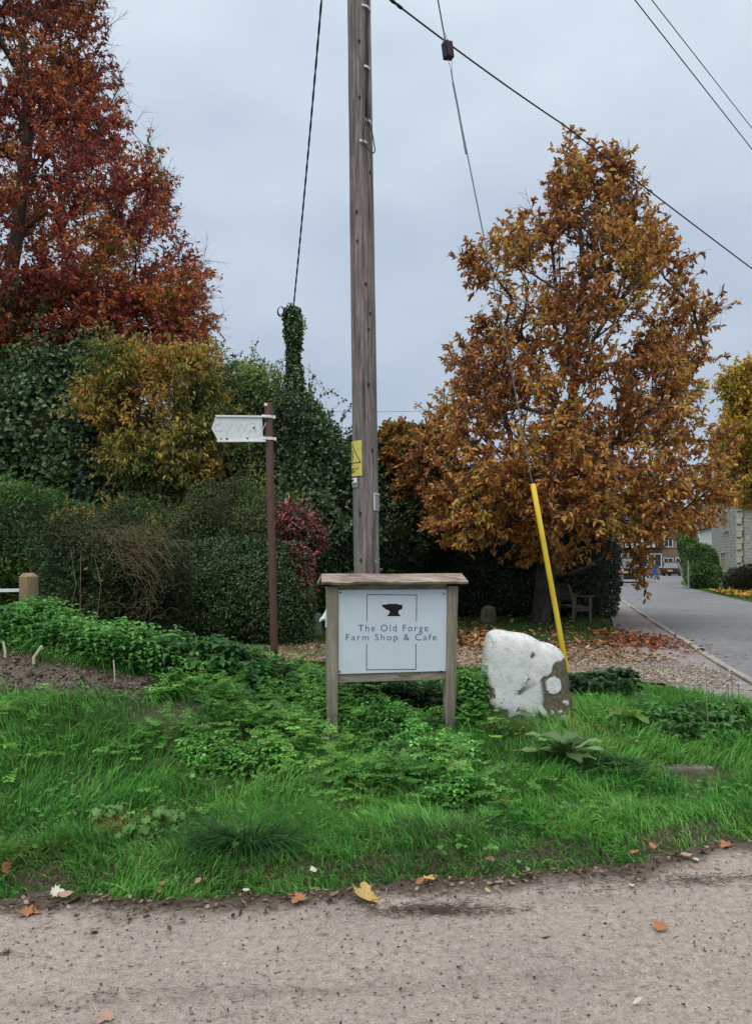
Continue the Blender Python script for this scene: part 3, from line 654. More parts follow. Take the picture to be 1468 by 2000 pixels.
# yellow-leaved sprays above the rough hedge
bush('spindle_bush', 'yellowing young shoots poking above the rough hedge', 'shrub', [(150, 1022, 12.6, .42, .3, .22), (215, 1018, 12.6, .42, .3, .22), (270, 1045, 12.6, .35, .3, .2)],
     1600, .07, [(.20, .17, .04), (.09, .15, .035), (.30, .22, .05), (.07, .12, .03)], None, 111, w=.5, sprigs=60, sprig_len=(.12, .3), core_=1.0)
# right: round bush, low dark heather, background greens
bush('round_bush', 'round green bush at the bend of the road by the stone house', 'bush',
     [(1370, 1106, 42, .75, .8, 1.1), (1373, 1122, 41.6, .8, .8, .8), (1352, 1116, 43, .42, .6, .8)], 9000, .14, MG, [.25, .3, .3, .15], 112, w=.5, rough=.1, shape='quad')
bush('heather_bush', 'low dark brown green bush against the stone house wall', 'bush',
     [(1446, 1138, 36, .75, .6, .65), (1468, 1135, 36, .8, .6, .75)], 6000, .11, [(.025, .022, .014), (.045, .045, .022), (.06, .05, .03)], None, 113, w=.3, rough=.12, shape='quad')
bush('far_shrub', 'green garden shrub beside the far brick house', 'shrub', [(1345, 1072, 70, .8, 1, 1.7), (1350, 1095, 66, .7, 1, 1.3), (1335, 1056, 74, .6, 1, 1.3)], 5000, .2, MG, None, 114, w=.5, shape='quad')

# ------------------------------------------------------------------ utility pole and its fittings
PY = 8.6
def pc(z): q = (z-.2)/12.1; return Vector((-.083-.165*q, PY, z))
def prad(z): return .1435-.0022*(z)
def onp(ang, z, ex=0.0):    # ang measured from the side facing the lane, + to the right
    c = pc(z); rr = prad(z)+ex; return Vector((c.x+rr*math.sin(ang), c.y-rr*math.cos(ang), z))
def px_ang(px, py):
    for _ in range(3): z = Z(py, PY-.12)
    c = pc(z); s = ((px-CX)/F*(PY-.12)-c.x)/prad(z); return math.asin(max(-1, min(1, s))), z
pole = empty('utility_pole', (pc(.2).x, PY, .2), 'tall weathered wooden utility pole standing right behind the farm shop sign', 'utility pole')
NZ, NA = 420, 48; zz = np.linspace(.0, 12.4, NZ); aa = np.arange(NA)*2*np.pi/NA
ZZ, AA = np.meshgrid(zz, aa, indexing='ij'); rr = prad(ZZ)
rr = rr-.0022*np.maximum(0, fnoise(AA*7, ZZ*.5, 0, 91, 3, 2.4))-.0035*(np.maximum(0, np.sin(AA*9+2.0*np.sin(ZZ*.35)+.5*np.sin(ZZ*1.7)))**14)*(np.sin(ZZ*.9+AA*4) > -.2)+.0015*fnoise(np.cos(AA), np.sin(AA), ZZ, 92, 3, 3)
cxs = -.083-.165*(ZZ-.2)/12.1
V = np.stack([cxs+rr*np.sin(AA), PY-rr*np.cos(AA), ZZ], -1).reshape(-1, 3); ii = np.arange(NZ*NA).reshape(NZ, NA); nx = np.roll(ii, -1, 1)
m = M['polewood']; t = m.node_tree; b = t.nodes['Principled BSDF']
src = b.inputs['Base Color'].links[0].from_socket
a1 = N(t, 'ShaderNodeAttribute'); a1.attribute_name = 'stain'; a2 = N(t, 'ShaderNodeAttribute'); a2.attribute_name = 'algae'; a3 = N(t, 'ShaderNodeAttribute'); a3.attribute_name = 'crack'
c = mixc(t, a1.outputs['Fac'], src, (.06, .035, .03)); c = mixc(t, a2.outputs['Fac'], c, (.22, .25, .18)); c = mixc(t, a3.outputs['Fac'], c, (.03, .022, .02)); t.links.new(c, b.inputs['Base Color'])
Aw = (AA+np.pi) % (2*np.pi)-np.pi
stain = np.clip(np.exp(-((Aw-.66)/.13)**2)*sst(2.35, 2.0, ZZ)*(.8+.3*fnoise(Aw*8, ZZ, 0, 93, 3, 6)), 0, 1)+.45*np.exp(-((Aw-.1)/.22)**2)*sst(1.75, 1.5, ZZ)
algae = .55*sst(.75, 1.2, np.abs(Aw))*sst(3.0, 2.2, ZZ)*(.7+.4*fnoise(Aw*3, ZZ, 0, 94, 3, 2))
crack = np.clip((np.maximum(0, np.sin(AA*9+2.0*np.sin(ZZ*.35)+.5*np.sin(ZZ*1.7)))**26)*(np.sin(ZZ*.9+AA*4) > -.2)*1.0, 0, 1)*.8
np_mesh('shaft', V, [np.stack([ii[:-1].ravel(), nx[:-1].ravel(), nx[1:].ravel(), ii[1:].ravel()], 1)[:, ::-1].copy(), ii[-1][None].copy()], M['polewood'], pole, smooth=True,
        attrs={'stain': np.clip(stain, 0, 1).ravel(), 'algae': np.clip(algae, 0, 1).ravel(), 'crack': crack.ravel()})
M['knot'] = noisy('knot_wood', (.022, .012, .010), (.07, .04, .03), 60, .9, bmp=.3, dist=.004)
for (kx, ky) in [(701, 80), (702, 190), (697, 413), (722, 333), (722, 611), (719, 643), (719, 750), (726, 879), (704, 1003), (705, 1094), (714, 555), (698, 470)]:
    a, z = px_ang(kx, ky); q = MB(); p = onp(a, z, -.006); q.ball(p, (.019, .011, .024), nu=9, nv=6)
    q.ball(p+Vector((0, .002, -.018)), (.010, .010, .040), nu=8, nv=6); q.build('knot', M['knot'], pole, smooth=True)
# conduit + cable on the pole front
def pole_path(pts, ex): return [onp(*px_ang(a, b_), ex) for a, b_ in pts]
cz = [(714, y_) for y_ in (-40, 20, 80, 130, 180, 228)]
MB().tube(pole_path([(720.5, y_) for y_ in (-40, 20, 80, 130, 180, 232)], .006), .013, 8).build('conduit', noisy('grey_conduit', (.18, .17, .20), (.26, .25, .28), 10, .5, bmp=0), pole, smooth=True)
MB().tube(pole_path(cz, .014), .011, 8).build('cable', M['cable'], pole, smooth=True)
lp = [(717, 228), (712, 243), (709, 258), (709, 273), (713, 284), (721, 293), (729, 298), (732, 292), (730, 280), (728, 266), (724, 250), (719, 236), (717, 228)]
def spline(pts, n=6):
    out = []
    for i in range(len(pts)-1):
        p0 = pts[max(i-1, 0)]; p1 = pts[i]; p2 = pts[i+1]; p3 = pts[min(i+2, len(pts)-1)]
        for k in range(n):
            t_ = k/n; out.append(.5*((2*p1)+(p2-p0)*t_+(2*p0-5*p1+4*p2-p3)*t_*t_+(3*p1-p0-3*p2+p3)*t_**3))
    return out+[pts[-1]]
MB().tube(spline([P(a, b_, PY-.165) for a, b_ in lp]), .0062, 6).build('cable_loop', M['cable'], pole, smooth=True)
for (x0, x1, y_) in [(706, 722, 8), (710, 721, 127), (713, 724, 232), (702, 715, 274)]:
    q = MB(); ps = [onp(px_ang(x0+(x1-x0)*k/6, y_)[0], Z(y_, PY-.14)-.003*k, .014+.014*math.sin(math.pi*k/6)) for k in range(7)]
    for k in range(6): 
        a, b_ = ps[k], ps[k+1]; h = Vector((0, 0, .012)); o_ = Vector((0, -.003, 0)); q.prism([(0, 0), (1, 0), (1, 1), (0, 1)], lambda u, v_, a=a, b_=b_: (a+(b_-a)*u)+h*(v_*2-1)+o_, lambda u, v_, a=a, b_=b_: (a+(b_-a)*u)+h*(v_*2-1)-o_)
    q.build('clip', M['clip'], pole)
def curved_plate(a0, a1, z0, z1, ex, th=.003, n=14):
    q = MB()
    for k in range(n):
        u0 = a0+(a1-a0)*k/n; u1 = a0+(a1-a0)*(k+1)/n
        c = [onp(u0, z0, ex), onp(u1, z0, ex), onp(u1, z1, ex), onp(u0, z1, ex)]; d = [onp(u0, z0, ex-th), onp(u1, z0, ex-th), onp(u1, z1, ex-th), onp(u0, z1, ex-th)]
        q.quad(*c); q.quad(*reversed(d)); q.quad(c[3], c[2], d[2], d[3]); q.quad(c[1], c[0], d[0], d[1])
        if k == 0: q.quad(c[0], c[3], d[3], d[0])
        if k == n-1: q.quad(c[2], c[1], d[1], d[2])
    return q
def text_mesh(s, size, sp=1.0, offset=0.0):
    cu = bpy.data.curves.new('lettering', 'FONT'); cu.body = s; cu.size = size; cu.align_x = 'CENTER'; cu.space_character = sp; cu.offset = offset; cu.resolution_u = 4
    o = bpy.data.objects.new('lettering', cu); COL.objects.link(o); dg = bpy.context.evaluated_depsgraph_get(); me = bpy.data.meshes.new_from_object(o.evaluated_get(dg))
    bpy.data.objects.remove(o); bpy.data.curves.remove(cu); return me
z0, z1 = Z(930, PY-.1), Z(861, PY-.1); aR = px_ang(707, 895)[0]; aL = aR-1.75
ws = empty('warning_sign', onp(aR, z0, .004), 'small yellow danger sign wrapped round the left of the utility pole', 'sign')
curved_plate(aL, aR, z0, z1, .012).build('plate', noisy('yellow_sign_face', (.56, .47, .10), (.68, .58, .15), 10, .5, bmp=0), ws)
am = (aL+aR)/2; hw = (aR-aL)/2
def cylm(u, v_, ex): return onp(am+u, v_, ex)
q = MB(); zt = Z(867, PY-.1); zb = Z(904, PY-.1); th_ = .0045
def strip3(u0, v0, u1, v1, w_, ex=.0135, n=10):
    rr_ = .145
    for k in range(n):
        f0, f1 = k/n, (k+1)/n; du, dv = (u1-u0)*rr_, v1-v0; L = math.hypot(du, dv); nu_, nv_ = -dv/L*w_/rr_, du/L*w_
        p = [cylm(u0+(u1-u0)*f+s*nu_, v0+(v1-v0)*f+s*nv_, ex) for f, s in ((f0, -1), (f1, -1), (f1, 1), (f0, 1))]; q.quad(*p)
tw = hw*.88
strip3(-tw, zb, tw, zb, th_); strip3(tw, zb, 0, zt, th_); strip3(0, zt, -tw, zb, th_)
strip3(.04, zt-.07, -.06, zt-.13, .006); strip3(-.06, zt-.13, .05, zt-.125, .006); strip3(.05, zt-.125, -.03, zb+.02, .006)
q.build('danger_symbol', M['inkblack'], ws)
for s_, zz_ in (('Danger of', Z(916, PY-.1)), ('death', Z(921.5, PY-.1))):
    me = text_mesh(s_, .042, 1.0)
    for v_ in me.vertices:
        p = onp(am+v_.co.x/.145*1.0, zz_+v_.co.y-.008, .0135); v_.co = p-ws.location
    link('lettering', me, M['inkblack'], ws)
tg = empty('pole_tag', onp(-1.3, Z(943, PY), .004), 'small white number tag just under the yellow danger sign', 'tag')
curved_plate(-1.75, px_ang(698, 938)[0], Z(943, PY-.1), Z(933, PY-.1), .012, n=6).build('plate', M['white'], tg)
curved_plate(-1.5, px_ang(695.6, 938)[0]-.25, Z(940.5, PY-.1), Z(935.5, PY-.1), .0135, .001, n=4).build('print', M['inkblack'], tg)
curved_plate(-1.75, px_ang(700, 948)[0], Z(952, PY-.1), Z(944, PY-.1), .008, n=6).build('green_plate', noisy('mossy_metal', (.16, .20, .13), (.26, .28, .2), 30, .8), tg)
np_ = empty('number_plate', onp(.5, Z(997, PY), .004), 'cracked grey plate with white edging low on the right of the pole', 'plate')
a0 = px_ang(729, 980)[0]
curved_plate(a0, 1.5, Z(997, PY-.1), Z(964, PY-.1), .008).build('plate', noisy('grey_plate', (.22, .23, .22), (.34, .35, .34), 30, .7), np_)
q = curved_plate(a0-.01, a0+.09, Z(997, PY-.1), Z(963, PY-.1), .0105); q2 = curved_plate(a0, 1.5, Z(965, PY-.1), Z(963, PY-.1), .012); q.build('peeling_edge', M['white'], np_); q2.build('top_edge', M['white'], np_)
# rust coloured dark streak handled by the stain; loose white scraps
for (a_, b_) in ((733, 1096), (738, 1098), (740, 1092)): an, z = px_ang(a_, b_); q = MB(); q.box(onp(an, z, .003), (.010, .004, .012), rz=an); q.build('paint_fleck', M['white'], pole)

# stay wire
anchor = P(1104, 1300, 8.55); anchor2 = anchor+(anchor-P(1040, 945, 8.55))*.12
stay = empty('stay_wire', (anchor2.x, anchor2.y, .25), 'steel stay running from the pole head down behind the white stone', 'stay wire')
top_att = pc(12.0)
ptop = P(855, 0, 8.58); MBs = MB()
line = [P(873, 100, 8.57), P(885, 165, 8.57), P(950, 490, 8.56), P(995, 705, 8.56), P(1035, 925, 8.55), P(1041, 950, 8.55)]
MB().tube([P(880.5, 136, 8.56)]+line[1:], .0068, 6).build('lower_strand', M['steelwire'], stay)
MB().tube([P(869, 78, 8.57), P(855, 0, 8.58), top_att], .0075, 6).build('upper_strand', M['cable'], stay)
MB().tube([P(884, 160, 8.57), P(893, 205, 8.57), P(910, 300, 8.565)], .0105, 6).build('grip', M['steelwire'], stay)
q = MB(); q.box(P(874, 98, 8.57), (.105, .085, .175), rot=Euler((0, R(-8), R(20))).to_matrix())
q.box(P(874, 98, 8.57)+Vector((0, -.052, 0)), (.03, .02, .17), rot=Euler((0, R(-8), R(20))).to_matrix()); q.build('insulator', mat('brown_porcelain', (.035, .025, .03), .3)[0], stay, bevel=.012)
for a, b_ in (((867, 60), (866, 84)), ((867, 60), (876, 84)), ((874, 114), (882, 140)), ((882, 114), (882, 140))):
    MB().tube([P(*a, 8.55), P(*b_, 8.53)], .0035, 5).build('wire_loop', M['steelwire'], stay)
gp = [P(1040, 945, 8.53), P(1060, 1055, 8.53), P(1083, 1180, 8.53), P(1105, 1304, 8.53), P(1113, 1345, 8.53)]
MB().tube(gp, .0285, 12).build('yellow_guard', M['yellowpl'], stay, smooth=True)

# overhead lines
def twisted(mb, pts, rad, pitch=.5):
    L = 0; cum = [0]
    for a, b_ in zip(pts, pts[1:]): L += (b_-a).length; cum.append(L)
    n = int(L/(pitch/6)); P1 = []; P2 = []
    for i in range(n+1):
        s = L*i/n; k = max(j for j in range(len(cum)) if cum[j] <= s+1e-9); k = min(k, len(pts)-2); p = pts[k].lerp(pts[k+1], (s-cum[k])/(cum[k+1]-cum[k]))
        d = (pts[k+1]-pts[k]).normalized(); u = d.orthogonal().normalized(); w = d.cross(u); a = 2*math.pi*s/pitch
        o_ = (u*math.cos(a)+w*math.sin(a))*rad*.5; P1.append(p+o_); P2.append(p-o_)
    mb.tube(P1, rad, 5); mb.tube(P2, rad, 5)
def sagl(a, b_, sag, n=24): return [a.lerp(b_, i/n)-Vector((0, 0, sag*4*(i/n)*(1-i/n))) for i in range(n+1)]
IVT = P(573, 600, 16.6)
q = MB(); twisted(q, sagl(pc(12.0), IVT, .28), .0125); tag(q.build('overhead_cable', M['cable']), 'thick twisted black cable running from the tall pole to the ivy clad pole', 'cable')
q = MB(); far = P(1468, 515, 14.2); farx = far+(far-P(1100, 243, 11.6))*2.2
_m = sagl(pc(Z(-50, PY)), P(1100, 243, 11.6), .04); q.tube(_m+sagl(P(1100, 243, 11.6), farx, .1)[1:], .0105, 6)
tw_ = MB(); twisted(q, _m[:5], .0135, .22)
tag(q.build('overhead_cable', M['cable']), 'long black cable slanting from the pole across the top of the brown oak', 'cable')
q = MB(); q.tube([P(1180, -76, 20), P(1240, 0, 22), P(1468, 291, 30), P(1700, 586, 42)], .017, 5); tag(q.build('overhead_cable', M['cable']), 'lower of two thin black wires crossing the top right corner of the sky', 'cable')
q = MB(); q.tube([P(1215, -76, 20), P(1273, 0, 22), P(1468, 250, 30), P(1720, 573, 42)], .014, 5); tag(q.build('overhead_cable', M['cable']), 'upper of two thin black wires crossing the top right corner of the sky', 'cable')
q = MB(); q.tube([P(480, 801, 60), P(630, 804, 60), P(720, 804, 60), P(820, 803, 60), P(960, 800, 60)], .018, 5); tag(q.build('overhead_cable', M['steelwire']), 'faint far wire crossing low behind the utility pole', 'cable')

# ivy clad pole
ip = empty('ivy_clad_pole', (X(577, 16.6), 16.6, .25), 'short old pole smothered in ivy against the sky left of the utility pole', 'utility pole')
MB().tube([(X(577, 16.6), 16.6, .2), (X(571, 16.6), 16.6, Z(606, 16.6))], [.115, .10], 10).build('shaft', M['bark'], ip)
r = rs(33); n = 4200; zq = r.uniform(Z(790, 16.6), Z(602, 16.6), n); an = r.uniform(0, 2*np.pi, n)
cx_ = np.interp(zq, [Z(790, 16.6), Z(602, 16.6)], [X(576, 16.6), X(571, 16.6)])
rad = (.125+.03*np.sin(zq*5)+.02*fnoise(np.cos(an), np.sin(an), zq, 95, 3, 4))*(.85+.35*r.rand(n))+.04*(r.rand(n) < .06)
pos = np.stack([cx_+rad*np.cos(an), 16.6+rad*np.sin(an), zq], 1); u = np.stack([np.cos(an), np.sin(an), 0*an], 1)
leaves('ivy', pos, unit(u*.4+rand_unit(r, n)*.6+np.array([0, 0, -.5])), unit(u+rand_unit(r, n)*.4), .07*r.uniform(.6, 1.2, n), pal(r, n, IVY), M['glossleaf'], ip, w=.8)
q = MB()
for k in range(4):
    c0 = P(548, 607, 16.5); pts = [c0+Vector((math.cos(t_)*.055*(1+.15*k), .02*k, math.sin(t_)*.085*(1+.1*k))) for t_ in np.linspace(0, 6.28, 14)]; q.tube(pts, .006, 5, caps=False)
q.tube([P(551, 612, 16.5), P(557, 632, 16.5), P(562, 660, 16.45), P(559, 700, 16.4), P(560, 728, 16.4)], .011, 5)
q.build('cable_coil', M['cable'], ip)
def vine(name_par, pts, nl, sz, seed, cols=IVY):
    r = rs(seed); ps = spline([Vector(p) for p in pts], 5); MB().tube(ps, .005, 4).build('ivy_runner', M['twig'], name_par)
    A_ = np.array([tuple(p) for p in ps]); i = r.choice(len(A_), nl); pos = A_[i]+r.normal(0, .03, (nl, 3))
    leaves('runner_leaves', pos, rand_unit(r, nl), rand_unit(r, nl)+np.array([0, -.6, .3]), sz*r.uniform(.6, 1.2, nl), pal(r, nl, cols), M['glossleaf'], name_par, w=.75)
vine(ip, [P(578, 608, 16.5), P(590, 620, 16.45), P(594, 638, 16.4), P(584, 650, 16.4)], 50, .055, 1)
vine(ip, [P(583, 715, 16.4), P(600, 720, 16.3), P(614, 735, 16.3), P(622, 750, 16.3), P(632, 758, 16.3)], 26, .05, 2)
vine(ip, [P(560, 690, 16.4), P(550, 705, 16.3), P(540, 712, 16.3), P(536, 725, 16.3)], 34, .05, 3)
vine(ip, [P(575, 598, 16.5), P(565, 597, 16.5), P(556, 612, 16.5), P(560, 650, 16.5)], 60, .055, 4)
vine(ip, [P(612, 790, 16.3), P(632, 770, 16.2), P(645, 765, 16.2), P(660, 772, 16.2)], 40, .055, 5)
vine(ip, [P(640, 850, 16.1), P(660, 830, 16.0), P(672, 810, 16.0), P(686, 795, 16.0)], 46, .055, 6)

# ------------------------------------------------------------------ finger post
FY = 7.8
fp = empty('finger_post', (X(535.5, FY), FY, .3), 'brown steel post with a faded white arrow board pointing left', 'signpost')
MB().tube([(X(537, FY), FY, .25), (X(536, FY), FY, Z(1290, FY)), (X(524, FY), FY, Z(787, FY))], .0385, 20).build('post', M['brownpaint'], fp, smooth=True, bevel=.003)
q = MB(); q.box(P(519, 790, FY-.04), (.03, .012, .026), rot=Euler((0, R(15), 0)).to_matrix()); q.build('cap_scrap', M['white'], fp)
RU = noisy('rust', (.012, .008, .007), (.05, .02, .012), 60, .95)
for a_, b_ in ((539, 1273), (541, 1305), (535, 1299)): q = MB(); q.ball(P(a_, b_, FY-.036), (.013, .008, .016), nu=8, nv=5); q.build('rust_spot', RU, fp)
faded = MB(); out = [(413, 837), (421, 814), (424, 813), (511.5, 815), (513.5, 860.5), (426, 861)]
m, t, b = mat('faded_board', (.6, .63, .64), .55); v = coords(t); n = noise(t, v, 30, 8, .75)
c = ramp_(t, n, [(.24, (.28, .29, .27)), (.33, (.56, .59, .60)), (.6, (.70, .73, .74)), (.8, (.76, .78, .78))]); t.links.new(c, b.inputs['Base Color']); M['fadedboard'] = m
bfY = FY-.055
faded.prism([(a_, b_) for a_, b_ in out][::-1], lambda u, v_: P(u, v_, bfY), lambda u, v_: P(u, v_, bfY)+Vector((0, .012, 0))); faded.build('arrow_board', M['fadedboard'], fp)
for (ax, ay, bx_, by) in ((421, 812.5, 524, 813.8), (424, 861.8, 519, 861.5)):
    q = MB(); a = P(ax, ay, bfY-.004); b_ = P(bx_, by, bfY-.004); mid = (a+b_)/2; q.box(mid, ((b_-a).length, .022, .017), rot=Euler((0, math.atan2(a.z-b_.z, b_.x-a.x), 0)).to_matrix())
    q.build('channel_rail', M['white'], fp, bevel=.002)
for (xx, y_) in ((525.3, 814.5), (527, 857)):
    q = MB(); c0 = P(xx, y_, FY)
    for k in range(20):
        t0, t1 = 2*math.pi*k/20, 2*math.pi*(k+1)/20; ro, ri = .0425, .0388
        e_ = [Vector((math.cos(t_)*r_, math.sin(t_)*r_, h)) for t_ in (t0, t1) for r_ in (ro, ri) for h in (-.014, .014)]
        g = [c0+v_ for v_ in e_]; q.quad(g[0], g[4], g[5], g[1]); q.quad(g[1], g[5], g[7], g[3]); q.quad(g[2], g[6], g[4], g[0])
    q.box(c0+Vector((-.047, -.05, 0)), (.04, .012, .028)); q.box(c0+Vector((.052, 0, 0)), (.022, .014, .03)); q.build('clamp_band', M['white'], fp)
for a_, b_, s_ in ((431.5, 857, .011), (443, 857, .015), (483, 856, .012)): q = MB(); q.ball(P(a_, b_, bfY-.016), (s_, .004, s_*.62), nu=10, nv=6); q.build('bird_dropping', M['black'], fp)
me = text_mesh('Byway', .205, 1.02, -.006); o = link('lettering', me, mat('faded_lettering', (.60, .635, .655), .6)[0], fp); o.location = P(468, 843, bfY-.003)-fp.location; o.rotation_euler = (R(90), 0, 0)

# ------------------------------------------------------------------ farm shop sign
S0 = Vector((X(648, 6.3), 6.3, .0)); S1 = Vector((X(881.5, 6.5), 6.5, .0)); sdv = (S1-S0); SL = sdv.length; sxv = sdv.normalized(); syv = Vector((sxv.y, -sxv.x, 0))  # toward the viewer
yaw = math.atan2(sxv.y, sxv.x)
fs = empty('farm_shop_sign', ((S0+S1)/2+Vector((0, 0, .15)))[:], 'wooden framed farm shop and cafe sign with a black anvil emblem', 'sign')
RM = Matrix.Rotation(yaw, 3, 'Z')
def SP(u, w_, z): return S0+sxv*u+syv*w_+Vector((0, 0, z))
ztop = Z(1146, 6.3); z_at = lambda py: Z(py, 6.3)
pw = .088
for u, zb_, dx in ((0, -.05, 0), (SL, -.05, -.028)):
    q = MB(); a = SP(u+dx, 0, zb_); b_ = SP(u, 0, ztop); n = 12; bsz = pw/2
    rr_ = rs(int(u*10)+3)
    for k in range(n+1):
        c_ = a.lerp(b_, k/n); w0 = bsz*(1+rr_.normal()*.012)
        for sx, sy in ((-1, -1), (1, -1), (1, 1), (-1, 1)): q.v.append(tuple(c_+sxv*sx*w0-syv*sy*w0))
    for k in range(n):
        for j in range(4):
            a_ = 4*k+j; b2 = 4*k+(j+1) % 4; q.f.append((a_, b2, b2+4, a_+4)); q.m.append(0)
    q.f.append((4*n, 4*n+1, 4*n+2, 4*n+3)); q.m.append(0)
    o = q.build('post', M['signwood'], fs, bevel=.006)
# base rot colour on post feet comes from the wood itself; add rails
railm = wood('sign_rail_wood', (.12, .10, .08), (.25, .21, .17), (.38, .34, .28), 5, (.07, 1, 1), green=(.2, .21, .16)); M['rail'] = railm
q = MB(); q.box(SP(SL/2, -.012, (z_at(1317)+z_at(1334))/2), (SL-pw-.004, .05, z_at(1317)-z_at(1334)), rot=RM); q.build('bottom_rail', railm, fs, bevel=.004)
q = MB(); q.box(SP(SL/2, -.012, (z_at(1142)+z_at(1152))/2), (SL-pw-.004, .05, z_at(1140)-z_at(1152)), rot=RM); q.build('top_rail', railm, fs, bevel=.003)
# board
bu0, bu1 = .0475, SL-.0465; bz0, bz1 = z_at(1316.5), z_at(1152.5); bw = .019
m, t, b = mat('sign_board_white', (.55, .62, .70), .42, 0, .45); v = coords(t); n = noise(t, v, 9, 6, .6); n_ = noise(t, coords(t, (1, 1, .2)), 30, 6, .7)
c = ramp_(t, n, [(.3, (.555, .615, .69)), (.7, (.61, .67, .745))]); c = mixc(t, .5, c, ramp_(t, n_, [(.26, (.72, .73, .70)), (.36, (1, 1, 1))]), 'MULTIPLY'); t.links.new(c, b.inputs['Base Color']); M['board'] = m
q = MB(); q.box(SP((bu0+bu1)/2, bw, (bz0+bz1)/2), (bu1-bu0, .012, bz1-bz0), rot=RM); q.build('board', M['board'], fs, bevel=.002)
face = bw+.0075
def BP(px, py):   # image position -> point on the board face plane
    d = Vector(((px-CX)/F, 1, (HY-py)/F)); o_ = Vector((0, 0, CAMZ)); p0 = SP(0, face, 0); tt_ = (p0-o_).dot(syv)/d.dot(syv); return o_+d*tt_
def bpoly(q, pts): n0 = len(q.v); q.v += [tuple(BP(*p)) for p in pts]; q.f.append(tuple(range(n0, n0+len(pts)))); q.m.append(0)
w_ = .75
for hb_, vb_ in (((716.2, 1161.3, 814, 1162.3), ((716.3, 1161, 716.2, 1214), (813.4, 1162, 812.8, 1214))), ((715.5, 1308.3, 812, 1307.6), ((715.8, 1258, 715.6, 1308), (811.9, 1258, 811.7, 1307.6)))):
    q = MB(); x0, y0, x1, y1 = hb_; bpoly(q, [(x0, y0+w_), (x1, y1+w_), (x1, y1-w_), (x0, y0-w_)])
    for (x0, y0, x1, y1) in vb_: bpoly(q, [(x0-w_, y0), (x0+w_, y0), (x1+w_, y1), (x1-w_, y1)][::-1])
    q.build('border_line', M['ink'], fs)
ANV = [(745, 1181.5), (756, 1180.5), (757, 1179.5), (777, 1179.5), (778, 1181), (785.6, 1181.3), (785.6, 1189), (783, 1190.5), (779.5, 1191.5), (777.8, 1194), (777.6, 1197), (778.8, 1199.6), (781, 1200.6), (781, 1203.6), (756.5, 1203.6), (756.5, 1200.8), (759, 1199.8), (760.8, 1197), (760.8, 1194.5), (759, 1192.5), (753, 1190), (748, 1186), (745.3, 1183)]
q = MB(); bpoly(q, ANV[::-1]); q.build('anvil_emblem', M['inkblack'], fs)
def board_text(s_, x0, x1, ybase, hpx, sp, off):
    me = text_mesh(s_, 1.0, sp, off); co = np.array([v_.co[:] for v_ in me.vertices]); mn, mxx = co[:, 0].min(), co[:, 0].max(); cap = .69
    for v_ in me.vertices:
        u = (v_.co.x-mn)/(mxx-mn); p = BP(x0+(x1-x0)*u, ybase-v_.co.y/cap*hpx); v_.co = p-fs.location
    link('lettering', me, M['ink'], fs)
board_text('The Old Forge', 699.5, 836, 1233.3, 13.2, 1.24, -.006)
board_text('Farm Shop & Cafe', 675.5, 852, 1250.8, 12.4, 1.24, -.006)
for a_, b_ in ((665, 1157.5), (866.5, 1159.5), (662.8, 1312), (861, 1311.5)):
    q = MB(); c_ = BP(a_, b_); q.tube([c_+syv*-.004, c_+syv*.005], .0068, 10); q.build('screw', M['inkblack'] if a_ != 866.5 else M['steelwire'], fs)
# roof of the sign
e0, e1 = -.082, SL+.088
def roofz(u, top): return (z_at(1121.2) if top else z_at(1142.6))-.0*u
for side, dpt in (('f', 1), ('b', -1)):
    q = MB(); zt, zb = z_at(1120.5), z_at(1136.5); th = .026; n = 22; rr_ = rs(8); rows = []
    for k in range(n+1):
        f = k/n; jt = rr_.normal()*.0022; a = SP(e0+(e1-e0)*f, 0, zt+.0018*math.sin(f*9)); b_ = SP(e0-.018+(e1-e0+.036)*f, .125*dpt, zb+jt)
        nrm = (syv*dpt*.6+Vector((0, 0, .8))).normalized()
        for p in (a, b_, b_-nrm*th, a-nrm*th): q.v.append(tuple(p))
    for k in range(n):
        for j in range(4): a_ = 4*k+j; b2 = 4*k+(j+1) % 4; q.f.append((a_, b2, b2+4, a_+4) if dpt < 0 else (a_+4, b2+4, b2, a_)); q.m.append(0)
    q.f.append((0, 1, 2, 3)); q.f.append((4*n+3, 4*n+2, 4*n+1, 4*n)); q.m += [0, 0]
    q.build('roof_board', M['roofwood'], fs, bevel=.003)
# rope cleat on the side of the left post
q = MB(); c_ = SP(-pw/2-.004, 0, z_at(1208)); q.box(c_, (.008, .04, .14), rot=RM)
q.tube([c_+Vector((-.002, 0, .05)), c_+Vector((-.016, -.002, 0)), c_+Vector((-.040, -.004, -.008)), c_+Vector((-.050, -.004, -.026))], [.010, .022, .012, .006], 8)
q.build('hook', M['white'], fs, bevel=.002)

# ------------------------------------------------------------------ white stone
SY = 6.62
outl = [(951, 1243), (957, 1233), (972, 1231), (1000, 1236), (1030, 1240), (1047, 1249), (1058, 1256), (1076, 1258), (1092, 1268), (1103, 1285), (1106, 1310), (1110, 1350), (1117, 1408), (1112, 1440), (1030, 1450), (962, 1440), (953, 1400), (946, 1340), (945, 1290), (947, 1262)]
oc = (1028, 1345); NA2 = 200; NT = 120
ang = np.array([math.atan2(oc[1]-b_, a_-oc[0]) for a_, b_ in outl]); rad = np.array([math.hypot(a_-oc[0], b_-oc[1]) for a_, b_ in outl]); o_ = np.argsort(ang); ang, rad = ang[o_], rad[o_]
ang = np.concatenate([ang-2*np.pi, ang, ang+2*np.pi]); rad = np.tile(rad, 3)
th = np.linspace(0, 2*np.pi, NA2, endpoint=False); ro = np.interp(th, ang, rad); ro = sum(np.roll(ro, s_) for s_ in (-2, -1, 0, 1, 2))/5
tt = np.linspace(0.02, np.pi-.02, NT); TH, TT2 = np.meshgrid(th, tt); RO = np.interp(TH, np.r_[th, 2*np.pi], np.r_[ro, ro[0]])
